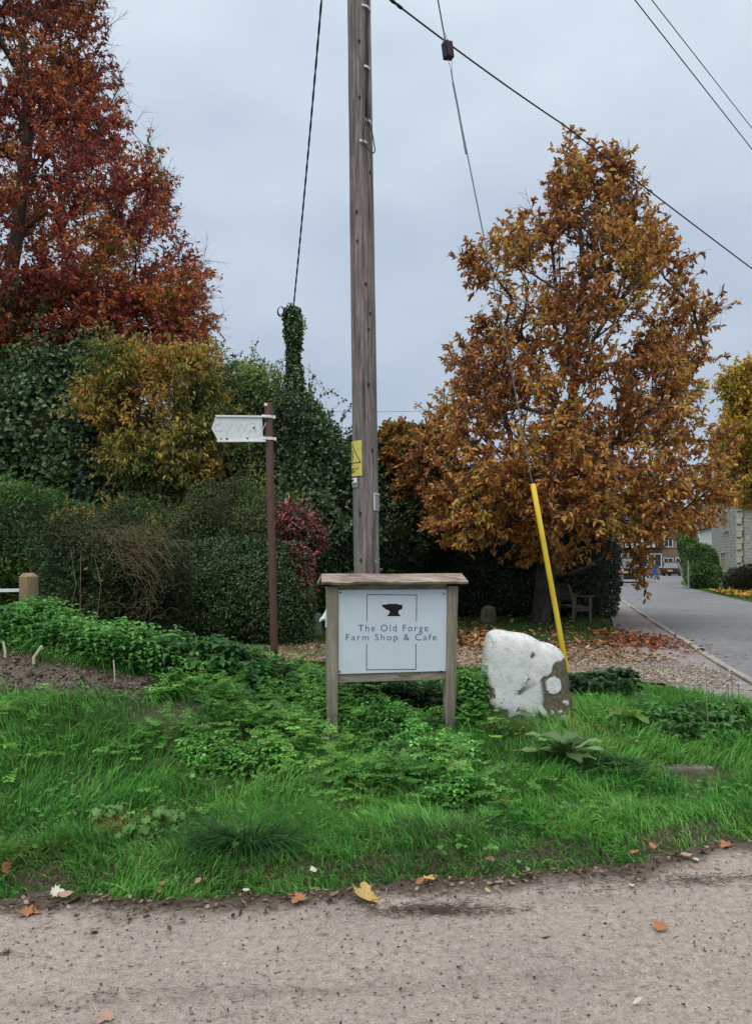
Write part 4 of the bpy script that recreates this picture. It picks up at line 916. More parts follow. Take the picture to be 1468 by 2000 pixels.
ex = .38; sr = np.sin(TT2)**ex; cr_ = np.sign(np.cos(TT2))*np.abs(np.cos(TT2))**.62
sxx = oc[0]+np.cos(TH)*RO*sr; syy = oc[1]-np.sin(TH)*RO*sr
VX = X(sxx, SY); VZ = Z(syy, SY); VY = SY+.05-cr_*.20+.018*fnoise(VX, VZ, 0*cr_, 96, 3, 4)
VY = VY+.0025*fnoise(VX, VZ, 0*cr_, 97, 3, 9)
# painted mask: bare stone where the whitewash has gone
def blob(px, py, rx, ry, amp=.25, s_=0): 
    q_ = np.sqrt(((sxx-px)/rx)**2+((syy-py)/ry)**2); return q_+amp*fnoise(sxx*.05, syy*.05, s_, 98, 4, 2.2)
bare = np.zeros_like(sxx)
for a_ in ((1084, 1352, 34, 56, .3), (1098, 1306, 18, 24, .4), (1068, 1335, 20, 26, .3), (1105, 1380, 14, 60, .2), (1070, 1385, 22, 16, .4), (951, 1372, 10, 38, .7), (966, 1392, 20, 16, .7), (1000, 1400, 22, 8, .8), (1008, 1348, 7, 5, .8), (1015, 1382, 12, 4, .8), (1034, 1279, 6, 5, 1.0), (1052, 1395, 20, 8, .6)):
    bare = np.maximum(bare, (blob(*a_[:4], a_[4]) < 1).astype(float))
for a_ in ((1073.5, 1334, 16, 16, .14), (1053, 1387, 7, 7, .2), (1071, 1386, 4, 4, .2), (1086, 1385, 4, 4, .2), (1095, 1367, 4, 4, .2), (1101, 1369, 3, 5, .2), (1072, 1408, 6, 6, .2), (1095, 1400, 18, 9, .4), (958, 1367, 6, 7, .3)):
    bare = np.where(blob(*a_[:4], a_[4]) < 1, 0, bare)
fl = fnoise(sxx*.05, syy*.05, 7, 103, 4, 9); bare = np.maximum(bare, ((fl > .95-.25*sst(1330, 1400, syy)-.15*sst(1040, 1090, sxx)) & (np.abs(sxx-1073.5)+np.abs(syy-1334) > 22)).astype(float))
lichen = (fnoise(sxx*.05, syy*.05, 3, 99, 4, 3.5) > .72)*.35*(sxx < 1060)+0
VY = VY+bare*.008; lichen = np.clip(lichen+.55*sst(.25, .6, fnoise(sxx*.05, syy*.05, 5, 101, 4, 4.5))*sst(1330, 1240, syy-.2*sxx+210)+.5*sst(1360, 1405, syy+6*fnoise(sxx*.05, syy*.05, 1, 102, 3, 2)), 0, .8)
m, t, b = mat('whitewashed_stone', (.7, .7, .68), .85, 0, .2); v = coords(t); n = noise(t, v, 14, 8, .7); n_ = noise(t, v, 60, 6, .7)
wc = ramp_(t, n, [(.3, (.42, .42, .38)), (.42, (.62, .63, .61)), (.7, (.74, .75, .75))]); sp_ = ramp_(t, n_, [(.30, (.30, .29, .24)), (.42, (1, 1, 1))])
wc = mixc(t, .8, wc, sp_, 'MULTIPLY')
bc = ramp_(t, n_, [(.3, (.045, .038, .026)), (.5, (.13, .11, .075)), (.72, (.26, .235, .17))])
a1 = N(t, 'ShaderNodeAttribute'); a1.attribute_name = 'bare'; a2 = N(t, 'ShaderNodeAttribute'); a2.attribute_name = 'lichen'
c = mixc(t, a2.outputs['Fac'], wc, (.33, .335, .27)); c = mixc(t, a1.outputs['Fac'], c, bc); t.links.new(c, b.inputs['Base Color']); bump(t, b, n_, .7, .012)
ii = np.arange(NT*NA2).reshape(NT, NA2); nx = np.roll(ii, -1, 1)
st = np_mesh('marker_stone', np.stack([VX, VY, VZ], -1).reshape(-1, 3), [np.stack([ii[:-1].ravel(), nx[:-1].ravel(), nx[1:].ravel(), ii[1:].ravel()], 1), ii[0][None, ::-1].copy(), ii[-1][None].copy()], m, smooth=True,
             attrs={'bare': bare.ravel(), 'lichen': lichen.ravel()}, origin=(X(1030, SY), SY, .2))
tag(st, 'large white painted boulder with bare patches at its right', 'stone')

# ------------------------------------------------------------------ left fence post and rail
fb = empty('field_fence', (X(55, 9.3), 9.3, .4), 'round topped timber fence post with a white rail at the left edge', 'fence')
MB().tube([(X(57, 9.3), 9.3, .2), (X(56, 9.3), 9.3, Z(1126, 9.3)), (X(56, 9.3), 9.3, Z(1119, 9.3))], [.105, .104, .055], 18).build('post', M['postwood'], fb, smooth=False, bevel=.004)
q = MB(); q.box(P(-30, 1154, 9.35), (.85, .035, .038), rot=Euler((0, R(-.8), 0)).to_matrix()); q.build('rail', M['white'], fb, bevel=.003)

# ------------------------------------------------------------------ bench, small stone, block
bn = empty('garden_bench', (X(1136, 17.6), 18.0, .25), 'old grey wooden bench in the shade right of the oak trunk', 'bench')
bxx = X(1136, 17.6); bY0 = 17.5
def bar(q, a, b_, w_, d_=None): 
    a, b_ = Vector(a), Vector(b_); v_ = b_-a; rot = v_.to_track_quat('Z', 'Y').to_matrix(); q.box((a+b_)/2, (w_, d_ or w_, v_.length), rot=rot)
lx0, lx1 = X(1119, 17.5), X(1152, 17.5)
for yy in (bY0, bY0+1.35):
    q = MB(); bar(q, (lx0, yy, .2), (lx0, yy, .72), .055); bar(q, (lx0, yy, .72), (lx0-.10, yy, 1.12), .055); q.build('leg', M['benchwood'], bn, bevel=.004)
    q = MB(); bar(q, (lx1, yy, .2), (lx1, yy, .845), .06); q.build('leg', M['benchwood'], bn, bevel=.004)
    q = MB(); q.box(((lx0+lx1)/2+.03, yy, .865), (lx1-lx0+.14, .07, .03)); q.build('arm_rest', M['benchwood'], bn, bevel=.004)
    q = MB(); q.box(((lx0+lx1)/2, yy, .56), (lx1-lx0, .04, .05)); q.build('seat_rail', M['benchwood'], bn)
q = MB()
for k in range(5): q.box((lx0+.06+k*(lx1-lx0)/4.6, bY0+.675, .605), (.065, 1.4, .02))
q.build('seat', M['benchwood'], bn)
q = MB(); q.box((lx0-.09, bY0+.675, 1.08), (.03, 1.4, .07)); q.box((lx0-.02, bY0+.675, .75), (.03, 1.4, .05))
for k in range(9): bar(q, (lx0-.02, bY0+.1+k*.145, .75), (lx0-.09, bY0+.1+k*.145, 1.06), .04, .012)
q.build('backrest', M['benchwood'], bn)
q = MB(); q.ball((0, 0, 0), 1, nu=40, nv=24); V = np.array(q.v); V = np.sign(V)*np.abs(V)**np.array([.75, .75, .62]); V = V*(1+.06*fnoise(V[:, 0], V[:, 1], V[:, 2], 61, 3, 2))[:, None]*np.array([.17, .14, .24]); q.v = [(x_+X(953, 17.4), y_+17.4, z_+.42) for x_, y_, z_ in V]
M['mossstone'] = noisy('mossy_stone', (.05, .06, .035), (.16, .15, .11), 9, .95, bmp=.5, dist=.02)
tag(q.build('mossy_stone', M['mossstone'], smooth=True), 'small dark mossy stone at the foot of the hedge left of the oak', 'stone')
q = MB(); q.box((X(604, 14.4), 14.4, .47), (.42, .25, .42), rz=.2); tag(q.build('concrete_block', noisy('old_concrete', (.12, .12, .10), (.26, .25, .22), 8, .95, bmp=.4), bevel=.02), 'grey concrete block half hidden under the crimson shrub', 'block')
q = MB(); q.box((X(1345, 5.75), 5.78, float(gz(X(1345, 5.75), 5.75))-.005), (.36, .12, .08), rz=.05); tag(q.build('stone_slab', noisy('slab_stone', (.09, .09, .075), (.22, .21, .18), 12, .95, bmp=.5), bevel=.015), 'grey stone slab edge showing through the grass at the right', 'slab')

# ------------------------------------------------------------------ stone house and far houses
def brick(name, c1, c2, mort, scale, bw_=.5, rh=.25, ms=.02, rough=.9):
    m, t, b = mat(name, c1, rough, 0, .2); tcn = t.nodes.new('ShaderNodeTexCoord'); mpn = t.nodes.new('ShaderNodeMapping'); t.links.new(tcn.outputs['UV'], mpn.inputs[0])
    dn = noise(t, mpn.outputs[0], 2.5, 3); dm = mixc(t, .04, mpn.outputs[0], dn, 'ADD')
    bk = t.nodes.new('ShaderNodeTexBrick'); bk.inputs['Scale'].default_value = scale; bk.inputs['Color1'].default_value = (*c1, 1); bk.inputs['Color2'].default_value = (*c2, 1); bk.inputs['Mortar'].default_value = (*mort, 1)
    bk.inputs['Mortar Size'].default_value = ms; bk.inputs['Brick Width'].default_value = bw_; bk.inputs['Row Height'].default_value = rh; bk.inputs['Bias'].default_value = -.1; t.links.new(dm, bk.inputs['Vector'])
    n = noise(t, mpn.outputs[0], 5, 6, .7); c = mixc(t, .9, bk.outputs[0], ramp_(t, n, [(.3, (.55, .55, .55)), (.7, (1.35, 1.33, 1.28))]), 'MULTIPLY'); t.links.new(c, b.inputs['Base Color'])
    bump(t, b, n, .6, .04); return m
M['rubble'] = brick('rubble_stone', (.26, .26, .245), (.36, .355, .33), (.40, .39, .36), 1.0, .42, .17, .022)
M['ashlar'] = noisy('ashlar', (.36, .33, .27), (.50, .47, .40), 5, .9)
M['brickw'] = brick('red_brick', (.28, .13, .09), (.36, .19, .13), (.4, .35, .3), 3.0)
M['roof'] = noisy('stone_tiles', (.05, .045, .04), (.12, .11, .10), 6, .9, (1, 1, 4), .8, .05)
M['blackbeam'] = mat('black_timber', (.015, .014, .014), .7)[0]
M['render'] = noisy('cream_render', (.66, .65, .6), (.76, .75, .7), 4, .8, bmp=.1)
def uvquad(mb_list, name, pts, mat_, parent):
    """a wall panel with metre UVs, 0.3 m thick; pts go round counter-clockwise seen from outside"""
    pts = [Vector(p) for p in pts]; e_ = (pts[1]-pts[0]).normalized(); nn = (pts[1]-pts[0]).cross(pts[2]-pts[0]).normalized(); up = nn.cross(e_)
    back = [p-nn*.3 for p in pts]; k = len(pts); V = pts+back; Fc = [tuple(range(k)), tuple(range(2*k-1, k-1, -1))]+[(i, k+i, k+(i+1) % k, (i+1) % k) for i in range(k)]
    me = bpy.data.meshes.new(name); me.from_pydata([tuple(v_-parent.location) for v_ in V], [], Fc); uv = me.uv_layers.new(name='UVMap')
    for p in me.polygons:
        for li in p.loop_indices: v_ = V[me.loops[li].vertex_index]-pts[0]; uv.data[li].uv = (v_.dot(e_)+v_.dot(nn), v_.dot(up))
    return link(name, me, mat_, parent)
def window(parent, c, e_, nn, w_, h_, frame, pane, mull=1, sill=True, deep=.02):
    q = MB(); up = Vector((0, 0, 1)); rot = Matrix((e_, nn, up)).transposed()
    t_ = .09
    for sx in (-1, 1): q.box(c+e_*sx*(w_/2)+nn*.03, (t_, .12, h_+t_), rot=rot)
    for sz in (-1, 1): q.box(c+up*sz*(h_/2)+nn*.034, (w_+t_*1.6, .125, t_), rot=rot)
    for k in range(mull): q.box(c+e_*(-w_/2+w_*(k+1)/(mull+1))+nn*.025, (t_*.8, .1, h_-t_), rot=rot)
    o = q.build('window', frame, parent)
    g = MB(); g.box(c+nn*.0, (w_-.02, .06, h_-.02), rot=rot); go = g.build('pane', pane, parent); go.parent = o
    return o
hx, hy = X(1441, 44), 44.0
hs = empty('stone_house', (hx+3, hy+4, .25), 'grey rubble stone house with mullioned windows at the right edge', 'house')
C0 = Vector((hx, hy, .1)); dl = Vector((.24, .97, 0)).normalized(); dr_ = Vector((.97, -.24, 0)).normalized(); up = Vector((0, 0, 1))
GW = 8.5; eh = 4.75
uvquad(None, 'gable_wall', [C0+dl*GW, C0, C0+up*eh, C0+dl*GW/2+up*(eh+4.3), C0+dl*GW+up*eh], M['rubble'], hs)
uvquad(None, 'front_wall', [C0, C0+dr_*12, C0+dr_*12+up*eh, C0+up*eh], M['rubble'], hs)
D0 = C0+dl*GW+dr_*.25
uvquad(None, 'rear_wing_wall', [D0+dl*7, D0, D0+up*3.9, D0+dl*7+up*3.9], M['render'], hs)
q = MB(); e1_ = C0+up*(eh-.12)-dr_*.12-dl*.25; rg = C0+dl*GW/2+up*(eh+4.42)-dr_*.12; q.quad(e1_, e1_+dr_*12.3, rg+dr_*12.3, rg); e2_ = C0+dl*(GW+.25)+up*(eh-.12)-dr_*.12; q.quad(rg, rg+dr_*12.3, e2_+dr_*12.3, e2_)
o = q.build('roof', M['roof'], hs); sm = o.modifiers.new('thick', 'SOLIDIFY'); sm.thickness = .14; sm.offset = 1
q = MB(); d1 = D0+up*3.85-dr_*.2; q.quad(d1, d1+dr_*4+up*2.4, d1+dl*7+dr_*4+up*2.4, d1+dl*7); o = q.build('rear_roof', M['roof'], hs); sm = o.modifiers.new('thick', 'SOLIDIFY'); sm.thickness = .12; sm.offset = 1
q = MB()
for k in range(13): q.box(C0+up*(.25+k*.36)+(dr_+dl)*(.10 if k % 2 else .06)-(dr_*.03+dl*.03), (.34 if k % 2 else .26, .26 if k % 2 else .34, .34), rot=Matrix((dr_, dl, up)).transposed())
q.build('quoins', M['ashlar'], hs, bevel=.01)
def on_gable(px, py):
    d = Vector(((px-CX)/F, 1, (HY-py)/F)); o_ = Vector((0, 0, CAMZ)); tt_ = (C0-o_).dot(dr_)/d.dot(dr_); return o_+d*tt_
for (a_, b_) in ((1418, 1018), (1414, 1097)): window(hs, on_gable(a_, b_)-dr_*.0, -dl, -dr_, 1.5, 1.15, M['ashlar'], M['glass'], 2)
window(hs, C0+dr_*2.0+up*1.35, dr_, -dl, 1.5, 1.2, M['ashlar'], M['glass'], 2)
window(hs, C0+dr_*2.0+up*3.7, dr_, -dl, 1.5, .9, M['ashlar'], M['glass'], 2)
q = MB(); q.box(C0+dl*GW/2+up*(eh+4.8)+dr_*.6, (.9, .7, 1.8), rot=Matrix((dr_, dl, up)).transposed()); q.build('chimney', M['rubble'], hs)

th_ = empty('timber_framed_house', (X(1262, 90), 92, .25), 'black and white timber framed house far down the road', 'house')
def facade(parent, x0, x1, Y, z0, z1, mat_, name='wall', dep=6):
    q = MB(); q.box(((x0+x1)/2, Y+dep/2, (z0+z1)/2), (x1-x0, dep, z1-z0)); return q.build(name, mat_, parent)
xa, xb = X(1205, 90), X(1289, 90)
facade(th_, xa, xb, 90, .1, 3.1, M['brickw']); facade(th_, xa-.1, xb+.1, 89.6, 3.2, 6.6, M['render'], 'upper_wall', 6.6)
q = MB()
for z_ in (3.25, 4.9, 6.5): q.box(((xa+xb)/2, 89.55, z_), (xb-xa+.3, .12, .3))
for k in range(9): q.box((xa+(xb-xa)*k/8, 89.53, 4.9), (.18, .12, 3.1))
q.build('timber_frame', M['blackbeam'], th_)
q = MB(); q.quad((xa-.5, 89.1, 6.5), (xb+.5, 89.1, 6.5), (xb+.5, 93, 9.6), (xa-.5, 93, 9.6)); q.quad((xb+.5, 97, 6.5), (xa-.5, 97, 6.5), (xa-.5, 93, 9.6), (xb+.5, 93, 9.6)); q.build('roof', M['roof'], th_)
for px_ in (1277, 1250, 1225):
    window(th_, Vector((X(px_, 90), 89.9, 1.9)), Vector((1, 0, 0)), Vector((0, -1, 0)), 1.5, 1.5, M['white'], M['glass'], 1)
    window(th_, Vector((X(px_, 90), 89.5, 4.6)), Vector((1, 0, 0)), Vector((0, -1, 0)), 1.3, 1.0, M['white'], M['glass'], 1)
bh = empty('brick_house', (X(1320, 94), 96, .25), 'far brick and stone house with a maroon door behind the dark car', 'house')
xa, xb = X(1292, 94), X(1356, 94); facade(bh, xa, xb, 94, .1, 5.4, brick('pale_brick', (.24, .16, .12), (.30, .25, .20), (.45, .4, .34), 2.5))
q = MB(); q.quad((xa-.3, 93.6, 5.3), (xb+.3, 93.6, 5.3), (xb+.3, 97, 8.4), (xa-.3, 97, 8.4)); q.quad((xb+.3, 100.4, 5.3), (xa-.3, 100.4, 5.3), (xa-.3, 97, 8.4), (xb+.3, 97, 8.4)); q.build('roof', M['roof'], bh)
q = MB(); q.box((X(1314, 94), 93.95, 1.25), (.95, .12, 2.2)); do = q.build('door', mat('maroon_door', (.12, .02, .03), .5)[0], bh)
for px_ in (1304, 1327, 1345):
    window(bh, Vector((X(px_, 94), 93.95, 1.5)), Vector((1, 0, 0)), Vector((0, -1, 0)), 1.1, 1.4, M['white'], M['glass'], 1)
    window(bh, Vector((X(px_, 94), 93.95, 4.1)), Vector((1, 0, 0)), Vector((0, -1, 0)), 1.0, 1.1, M['white'], M['glass'], 1)

# cars
def car(name, label, loc, rz, paint, L=4.4, Wd=1.8, H=1.48, suv=False, group='cars parked along the village road'):
    """rear of the car at local y=0 facing -y (toward us), nose toward +y"""
    root = empty(name, loc, label, 'car', group, rz)
    hb = .78 if not suv else .95; gl = .30
    # section profile along y: (y, z bottom, z belt)
    prof = [(0, .42, hb*.75), (.02, .30, hb), (.25, .24, hb+.08), (1.2, .22, hb+.06), (3.0, .22, hb+.02), (3.9, .24, hb-.1), (4.3, .30, hb-.25), (4.4, .40, hb-.4)]
    q = MB(); s = L/4.4
    for (y_, zb_, zt_) in prof:
        w0 = Wd/2*(.90 if y_ < .05 or y_ > 4.25 else 1.0)
        for (xx, zz_) in ((-w0*.93, zb_), (-w0, zb_+.15), (-w0, (zb_+zt_)/2), (-w0*.93, zt_), (w0*.93, zt_), (w0, (zb_+zt_)/2), (w0, zb_+.15), (w0*.93, zb_)): q.v.append((xx, y_*s, zz_))
    n = len(prof)
    for i in range(n-1):
        for j in range(8): a = i*8+j; b_ = i*8+(j+1) % 8; q.f.append((a, b_, b_+8, a+8)); q.m.append(0)
    q.f.append(tuple(range(7, -1, -1))); q.f.append(tuple((n-1)*8+j for j in range(8))); q.m += [0, 0]
    q.build('body', paint, root, smooth=False, bevel=.03, local=True)
    # cabin: glass band and roof
    gz0 = hb+.05; c = MB(); yb0, yb1, yt0, yt1 = .12, 3.1*s, (.55 if not suv else .35), 2.35*s
    lo_ = [(-Wd*.455, yb0, gz0), (Wd*.455, yb0, gz0), (Wd*.455, yb1, gz0), (-Wd*.455, yb1, gz0)]; hi_ = [(-Wd*.36, yt0, H-.06), (Wd*.36, yt0, H-.06), (Wd*.36, yt1, H-.06), (-Wd*.36, yt1, H-.06)]
    c.v = lo_+hi_; c.f = [(0, 1, 5, 4), (1, 2, 6, 5), (2, 3, 7, 6), (3, 0, 4, 7)]; c.m = [0]*4; c.build('windows', M['glass'], root, local=True)
    c = MB(); c.box((0, (yt0+yt1)/2, H-.03), (Wd*.74, yt1-yt0+.08, .07)); 
    for sx in (-1, 1):
        for (p, p2) in ((lo_[0], hi_[0]), (lo_[3], hi_[3])):
            a = Vector((abs(p[0])*sx, p[1], p[2])); b_ = Vector((abs(p2[0])*sx, p2[1], p2[2])); bar(c, a, b_, .09)
        bar(c, (sx*Wd*.455, 1.5*s, gz0), (sx*Wd*.36, 1.5*s, H-.06), .07)
    c.build('roof', paint, root, bevel=.02, local=True)
    for sx in (-1, 1):
        q = MB(); q.box((sx*Wd*.40, .02, hb-.05), (Wd*.15, .10, .16)); q.build('tail_light', M['red'], root, bevel=.02, local=True)
        q = MB(); q.box((sx*Wd*.38, L-.12*s, hb-.25), (Wd*.18, .14, .12)); q.build('headlight', M['clip'], root, local=True)
        q = MB(); q.box((sx*(Wd/2+.08), 2.75*s, gz0+.06), (.16, .1, .12)); q.build('wing_mirror', paint, root, bevel=.02, local=True)
        for yy in (.85*s, 3.5*s):
            q = MB(); q.tube([(sx*(Wd/2-.21), yy, .32), (sx*(Wd/2+.005), yy, .32)], .32, 20); w_ = q.build('wheel', M['tyre'], root, local=True)
            q = MB(); q.tube([(sx*(Wd/2-.02), yy, .32), (sx*(Wd/2+.015), yy, .32)], .2, 16); q.build('rim', M['chrome'], w_, local=True)
    q = MB(); q.box((0, -.005, hb-.22), (.52, .02, .115)); q.build('number_plate', M['plate'], root, local=True)
    q = MB(); q.box((0, .02, .36), (Wd*.86, .1, .2)); q.build('bumper', M['black'], root, bevel=.02, local=True)
    return root
M['red'] = mat('tail_lamp_glass', (.25, .01, .01), .2)[0]; M['plate'] = mat('yellow_number_plate', (.6, .48, .1), .5)[0]
car('parked_car', 'dark saloon seen from behind beside the blue bin far down the road', (X(1308, 82), 82, .262), R(-32), mat('dark_paint', (.02, .024, .035), .25, .3, .6)[0])
car('parked_car', 'black tall car half hidden by the lowest brown oak leaves', (X(1224, 53), 53, .262), R(-20), mat('black_paint', (.014, .014, .018), .25, .3, .6)[0], 4.5, 1.85, 1.72, True)
car('parked_car', 'silver car just peeping out from behind the tall dark hedge', (X(1187, 46.2), 46.2, .262), R(-14), mat('silver_paint', (.45, .47, .48), .3, .5, .5)[0], 4.2, 1.75, 1.5)
bb = empty('wheelie_bin', (X(1279, 84), 84, .29), 'bright blue wheelie bin standing by the road beside the dark car', 'bin')
q = MB(); q.box((X(1279, 84), 84, .80), (.48, .52, .95), taper=1.15); q.build('body', mat('blue_plastic', (.015, .13, .42), .4)[0], bb, bevel=.03)
q = MB(); q.box((X(1279, 84), 84, 1.31), (.60, .64, .07)); q.build('lid', mat('blue_plastic_lid', (.02, .16, .48), .4)[0], bb, bevel=.02)
for sx in (-1, 1): q = MB(); q.tube([(X(1279, 84)+sx*.2, 84.3, .38), (X(1279, 84)+sx*.27, 84.3, .38)], .1, 12); q.build('wheel', M['tyre'], bb)
q = MB(); q.tube([(X(1344, 40), 40, .2), (X(1343.5, 40), 40, Z(1095, 40))], .045, 8); tag(q.build('marker_post', noisy('grey_post', (.2, .2, .17), (.3, .3, .27), 9)), 'slim grey post at the left side of the round bush', 'post')

# ------------------------------------------------------------------ grass and ground cover
def blades(name, x, y, h, lean, wdt, col, seed, z=None, segs=3, kind='stuff', droop=1.0, parent=None, dirang=None):
    r = rs(seed); n = len(x); z = gz(x, y)-.01 if z is None else z
    a = r.uniform(0, 2*np.pi, n) if dirang is None else dirang; d = np.stack([np.cos(a), np.sin(a)], 1); f = r.uniform(0, 2*np.pi, n); s = np.stack([np.cos(f), np.sin(f)], 1)
    V = []
    for k in range(segs+1):
        t_ = k/segs; off = lean*h*(t_**1.8); zz_ = z+h*(t_-.38*droop*lean*t_**2.6); wd = wdt*(1-t_**1.6)*.5
        c_ = np.stack([x+d[:, 0]*off, y+d[:, 1]*off, zz_], 1)
        if k < segs: V.append(c_-np.stack([s[:, 0]*wd, s[:, 1]*wd, 0*wd], 1)); V.append(c_+np.stack([s[:, 0]*wd, s[:, 1]*wd, 0*wd], 1))
        else: V.append(c_)
    m_ = 2*segs+1; V = np.stack(V, 1).reshape(-1, 3); i = (np.arange(n)*m_)[:, None]
    qs = [i+np.array([[2*k, 2*k+1, 2*k+3, 2*k+2]]) for k in range(segs-1)]; tr = i+np.array([[2*segs-2, 2*segs-1, 2*segs]])
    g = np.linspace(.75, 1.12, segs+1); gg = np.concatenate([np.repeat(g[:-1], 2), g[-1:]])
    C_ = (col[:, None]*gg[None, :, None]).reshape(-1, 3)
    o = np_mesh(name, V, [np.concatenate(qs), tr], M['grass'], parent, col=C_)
    return o
GC = [(.050, .16, .036), (.10, .32, .060), (.17, .46, .085), (.27, .57, .13), (.40, .50, .17)]
def frond_zone(x, y):
    z1 = np.exp(-(((x+.75)/1.05)**2+((y-6.2)/1.0)**2)*1.0)*1.25
    z2 = np.exp(-(((x-.2)/.6)**2+((y-5.3)/.55)**2))*.9; z3 = np.exp(-(((x+2.3)/.9)**2+((y-5.6)/.5)**2))*.5
    z4 = np.exp(-(((x+1.0)/1.6)**2+((y-7.8)/.7)**2))*1.1; z5 = .8*np.exp(-(((x-.8)/.16)**2+((y-6.4)/.3)**2))
    return np.clip(np.maximum.reduce([z1, z2, z3, z4, z5])+.35*fnoise(x, y, 0, 120, 3, 2.4), 0, 1)*(1-np.exp(-(((x-1.32)/.42)**2+((y-6.35)/.5)**2)**2))
def bare_zone(x, y):
    pq = np.maximum(np.exp(-(((x+.35)/.13)**2+((y-6.05)/.26)**2)**2), np.exp(-(((x-.62)/.11)**2+((y-6.3)/.2)**2)**2))
    s = np.maximum(SOIL(x, y), pq*.8); k = np.exp(-(((x-2.3)/.42)**2+((y-5.62)/.16)**2)**2); l = np.exp(-(((x+1.55)/.35)**2+((y-5.9)/.25)**2))*.7
    return np.maximum.reduce([s, k, l, np.exp(-(((x+3.2)/.4)**2+((y-5.1)/.2)**2))*.8])
r = rs(200)
def scatter(n, x0, x1, y0, y1, near=True):
    x = r.uniform(x0, x1, n); u = r.rand(n); y = y0+(y1-y0)*u**(1.35 if near else 1); return x, y
x, y = scatter(270000, -4.6, 5.0, 3.75, 9.2); d = y-edge(x)
vis = np.abs(x) < .52*y+.9
tn = fnoise(x, y, 0, 121, 3, 5.0); fz = frond_zone(x, y)
keep = vis & (d > .0+.05*tn+.04) & (r.rand(len(x)) < (1-.86*fz)) & (r.rand(len(x)) > bare_zone(x, y)*1.05) & ((tn > -.55) | (r.rand(len(x)) < .35)) & ~((y > 8.3) & (x > .9) & (y > 11.8-1.1*x)) & (r.rand(len(x)) < np.clip(1.3-.09*y, .3, 1))
roadx = np.interp(y, [7.4, 8.66, 9.9], [3.95-1.05, 4.15-1.35, 4.45-1.3]); keep &= ~(x > np.interp(y, [5.0, 6.5, 7.6, 8.3, 9.9], [4.4, 3.9, 3.7, 3.0, 3.0])+.15*np.sin(y*9))
x, y, d, tn = x[keep], y[keep], d[keep], tn[keep]; n = len(x)
h = (.07+.10*np.clip(tn+.3, 0, 1.4)+.04*sst(.2, 1.2, d))*r.uniform(.5, 1.35, n); h *= (1+.6*np.exp(-(((x+2.6)/.8)**2+((y-5.5)/.5)**2)))
h *= np.where(d < .25, .72, 1)*np.where(y > 7.6, .8, 1)
cn = fnoise(x, y, 0, 122, 3, 1.6)*.8+.25*fnoise(x, y, 0, 123, 2, 9)
cx_, cy_ = 6.2832*fnoise(x, y, 0, 124, 2, 2.2), None
ang_ = np.pi*1.5+cx_*.35+r.normal(0, .95, n)
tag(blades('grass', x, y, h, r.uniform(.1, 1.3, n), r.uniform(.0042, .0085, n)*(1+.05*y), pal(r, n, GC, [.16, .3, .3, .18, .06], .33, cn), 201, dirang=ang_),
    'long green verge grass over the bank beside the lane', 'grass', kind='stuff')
# dry straw blades between
x, y = scatter(20000, -4.4, 4.6, 3.85, 8.0); keep = (y-edge(x) > .1) & (np.abs(x) < .52*y+.9) & (r.rand(20000) > frond_zone(x, y)*.8); x, y = x[keep], y[keep]; n = len(x)
tag(blades('dry_grass', x, y, r.uniform(.05, .14, n), r.uniform(.5, 1.6, n), r.uniform(.003, .005, n), pal(r, n, [(.24, .20, .09), (.33, .28, .13), (.16, .13, .06)]), 202), 'scattered straw coloured dead blades among the verge grass', 'dead grass', kind='stuff')
# far lawn strips: under the oak, by the drive, the right verge
def inpoly(px, py, poly):
    c = np.zeros(len(px), bool); k = len(poly)
    for i in range(k):
        (x0, y0), (x1, y1) = poly[i], poly[(i+1) % k]; c ^= ((y0 > py) != (y1 > py)) & (px < (x1-x0)*(py-y0)/(y1-y0+1e-12)+x0)
    return c
x = r.uniform(-5, 6.5, 90000); y = r.uniform(9, 21.5, 90000); k1 = inpoly(x, y, [(.4, 12.9), (3.9, 12.7), (4.6, 13.6), (4.8, 15.5), (5.2, 18.5), (5.9, 21.3), (.4, 19.8)])
k2 = (y < 11.3) & (x < 2.6) & (y > 9) & (y < np.interp(x, [-14, -4, -1, .8, 2, 3], [11.7, 11.2, 10.8, 10.5, 9.8, 9.0])+.15*np.sin(x*5)); k3 = (y > 13.3) & (y < 14.6) & (x < .4) & (x > -5); k4 = (np.abs(y-(12.0+.04*x)) < .42+.15*np.sin(x*2)) & (x < 1.2)
k5 = (x < 3.0) & (y > 10.3) & (y < 13.4) & (fnoise(x, y*2.2, 0, 143, 3, 1.6) > .05) & (r.rand(90000) < .8)
keep = k1 | k2 | k3 | k4 | k5; x, y = x[keep], y[keep]; n = len(x)
tag(blades('lawn_grass', x, y, r.uniform(.03, .09, n), r.uniform(.2, .8, n), r.uniform(.007, .012, n), pal(r, n, [(.03, .08, .02), (.05, .13, .03), (.09, .18, .04), (.14, .17, .06)], [.3, .35, .25, .1], .2, fnoise(x, y, 0, 125, 3, 1.2)), 203, z=np.full(n, .268), segs=2), 'short lawn under the oak and along the gravel drive', 'grass', kind='stuff')
rv = [(10.9, 20), (12.9, 26.7), (15.0, 34.7), (16.9, 41.6), (19.6, 50), (22.5, 50), (24, 40), (22, 30), (18, 20)]
x = r.uniform(10, 25, 26000); y = r.uniform(20, 50, 26000); keep = inpoly(x, y, rv); x, y = x[keep], y[keep]; n = len(x)
tag(blades('verge_grass', x, y, r.uniform(.06, .14, n), r.uniform(.2, .8, n), r.uniform(.02, .035, n), pal(r, n, [(.06, .15, .03), (.09, .22, .04), (.12, .2, .05)]), 204, z=np.full(n, .255), segs=2), 'green roadside verge in front of the stone house', 'grass', kind='stuff')

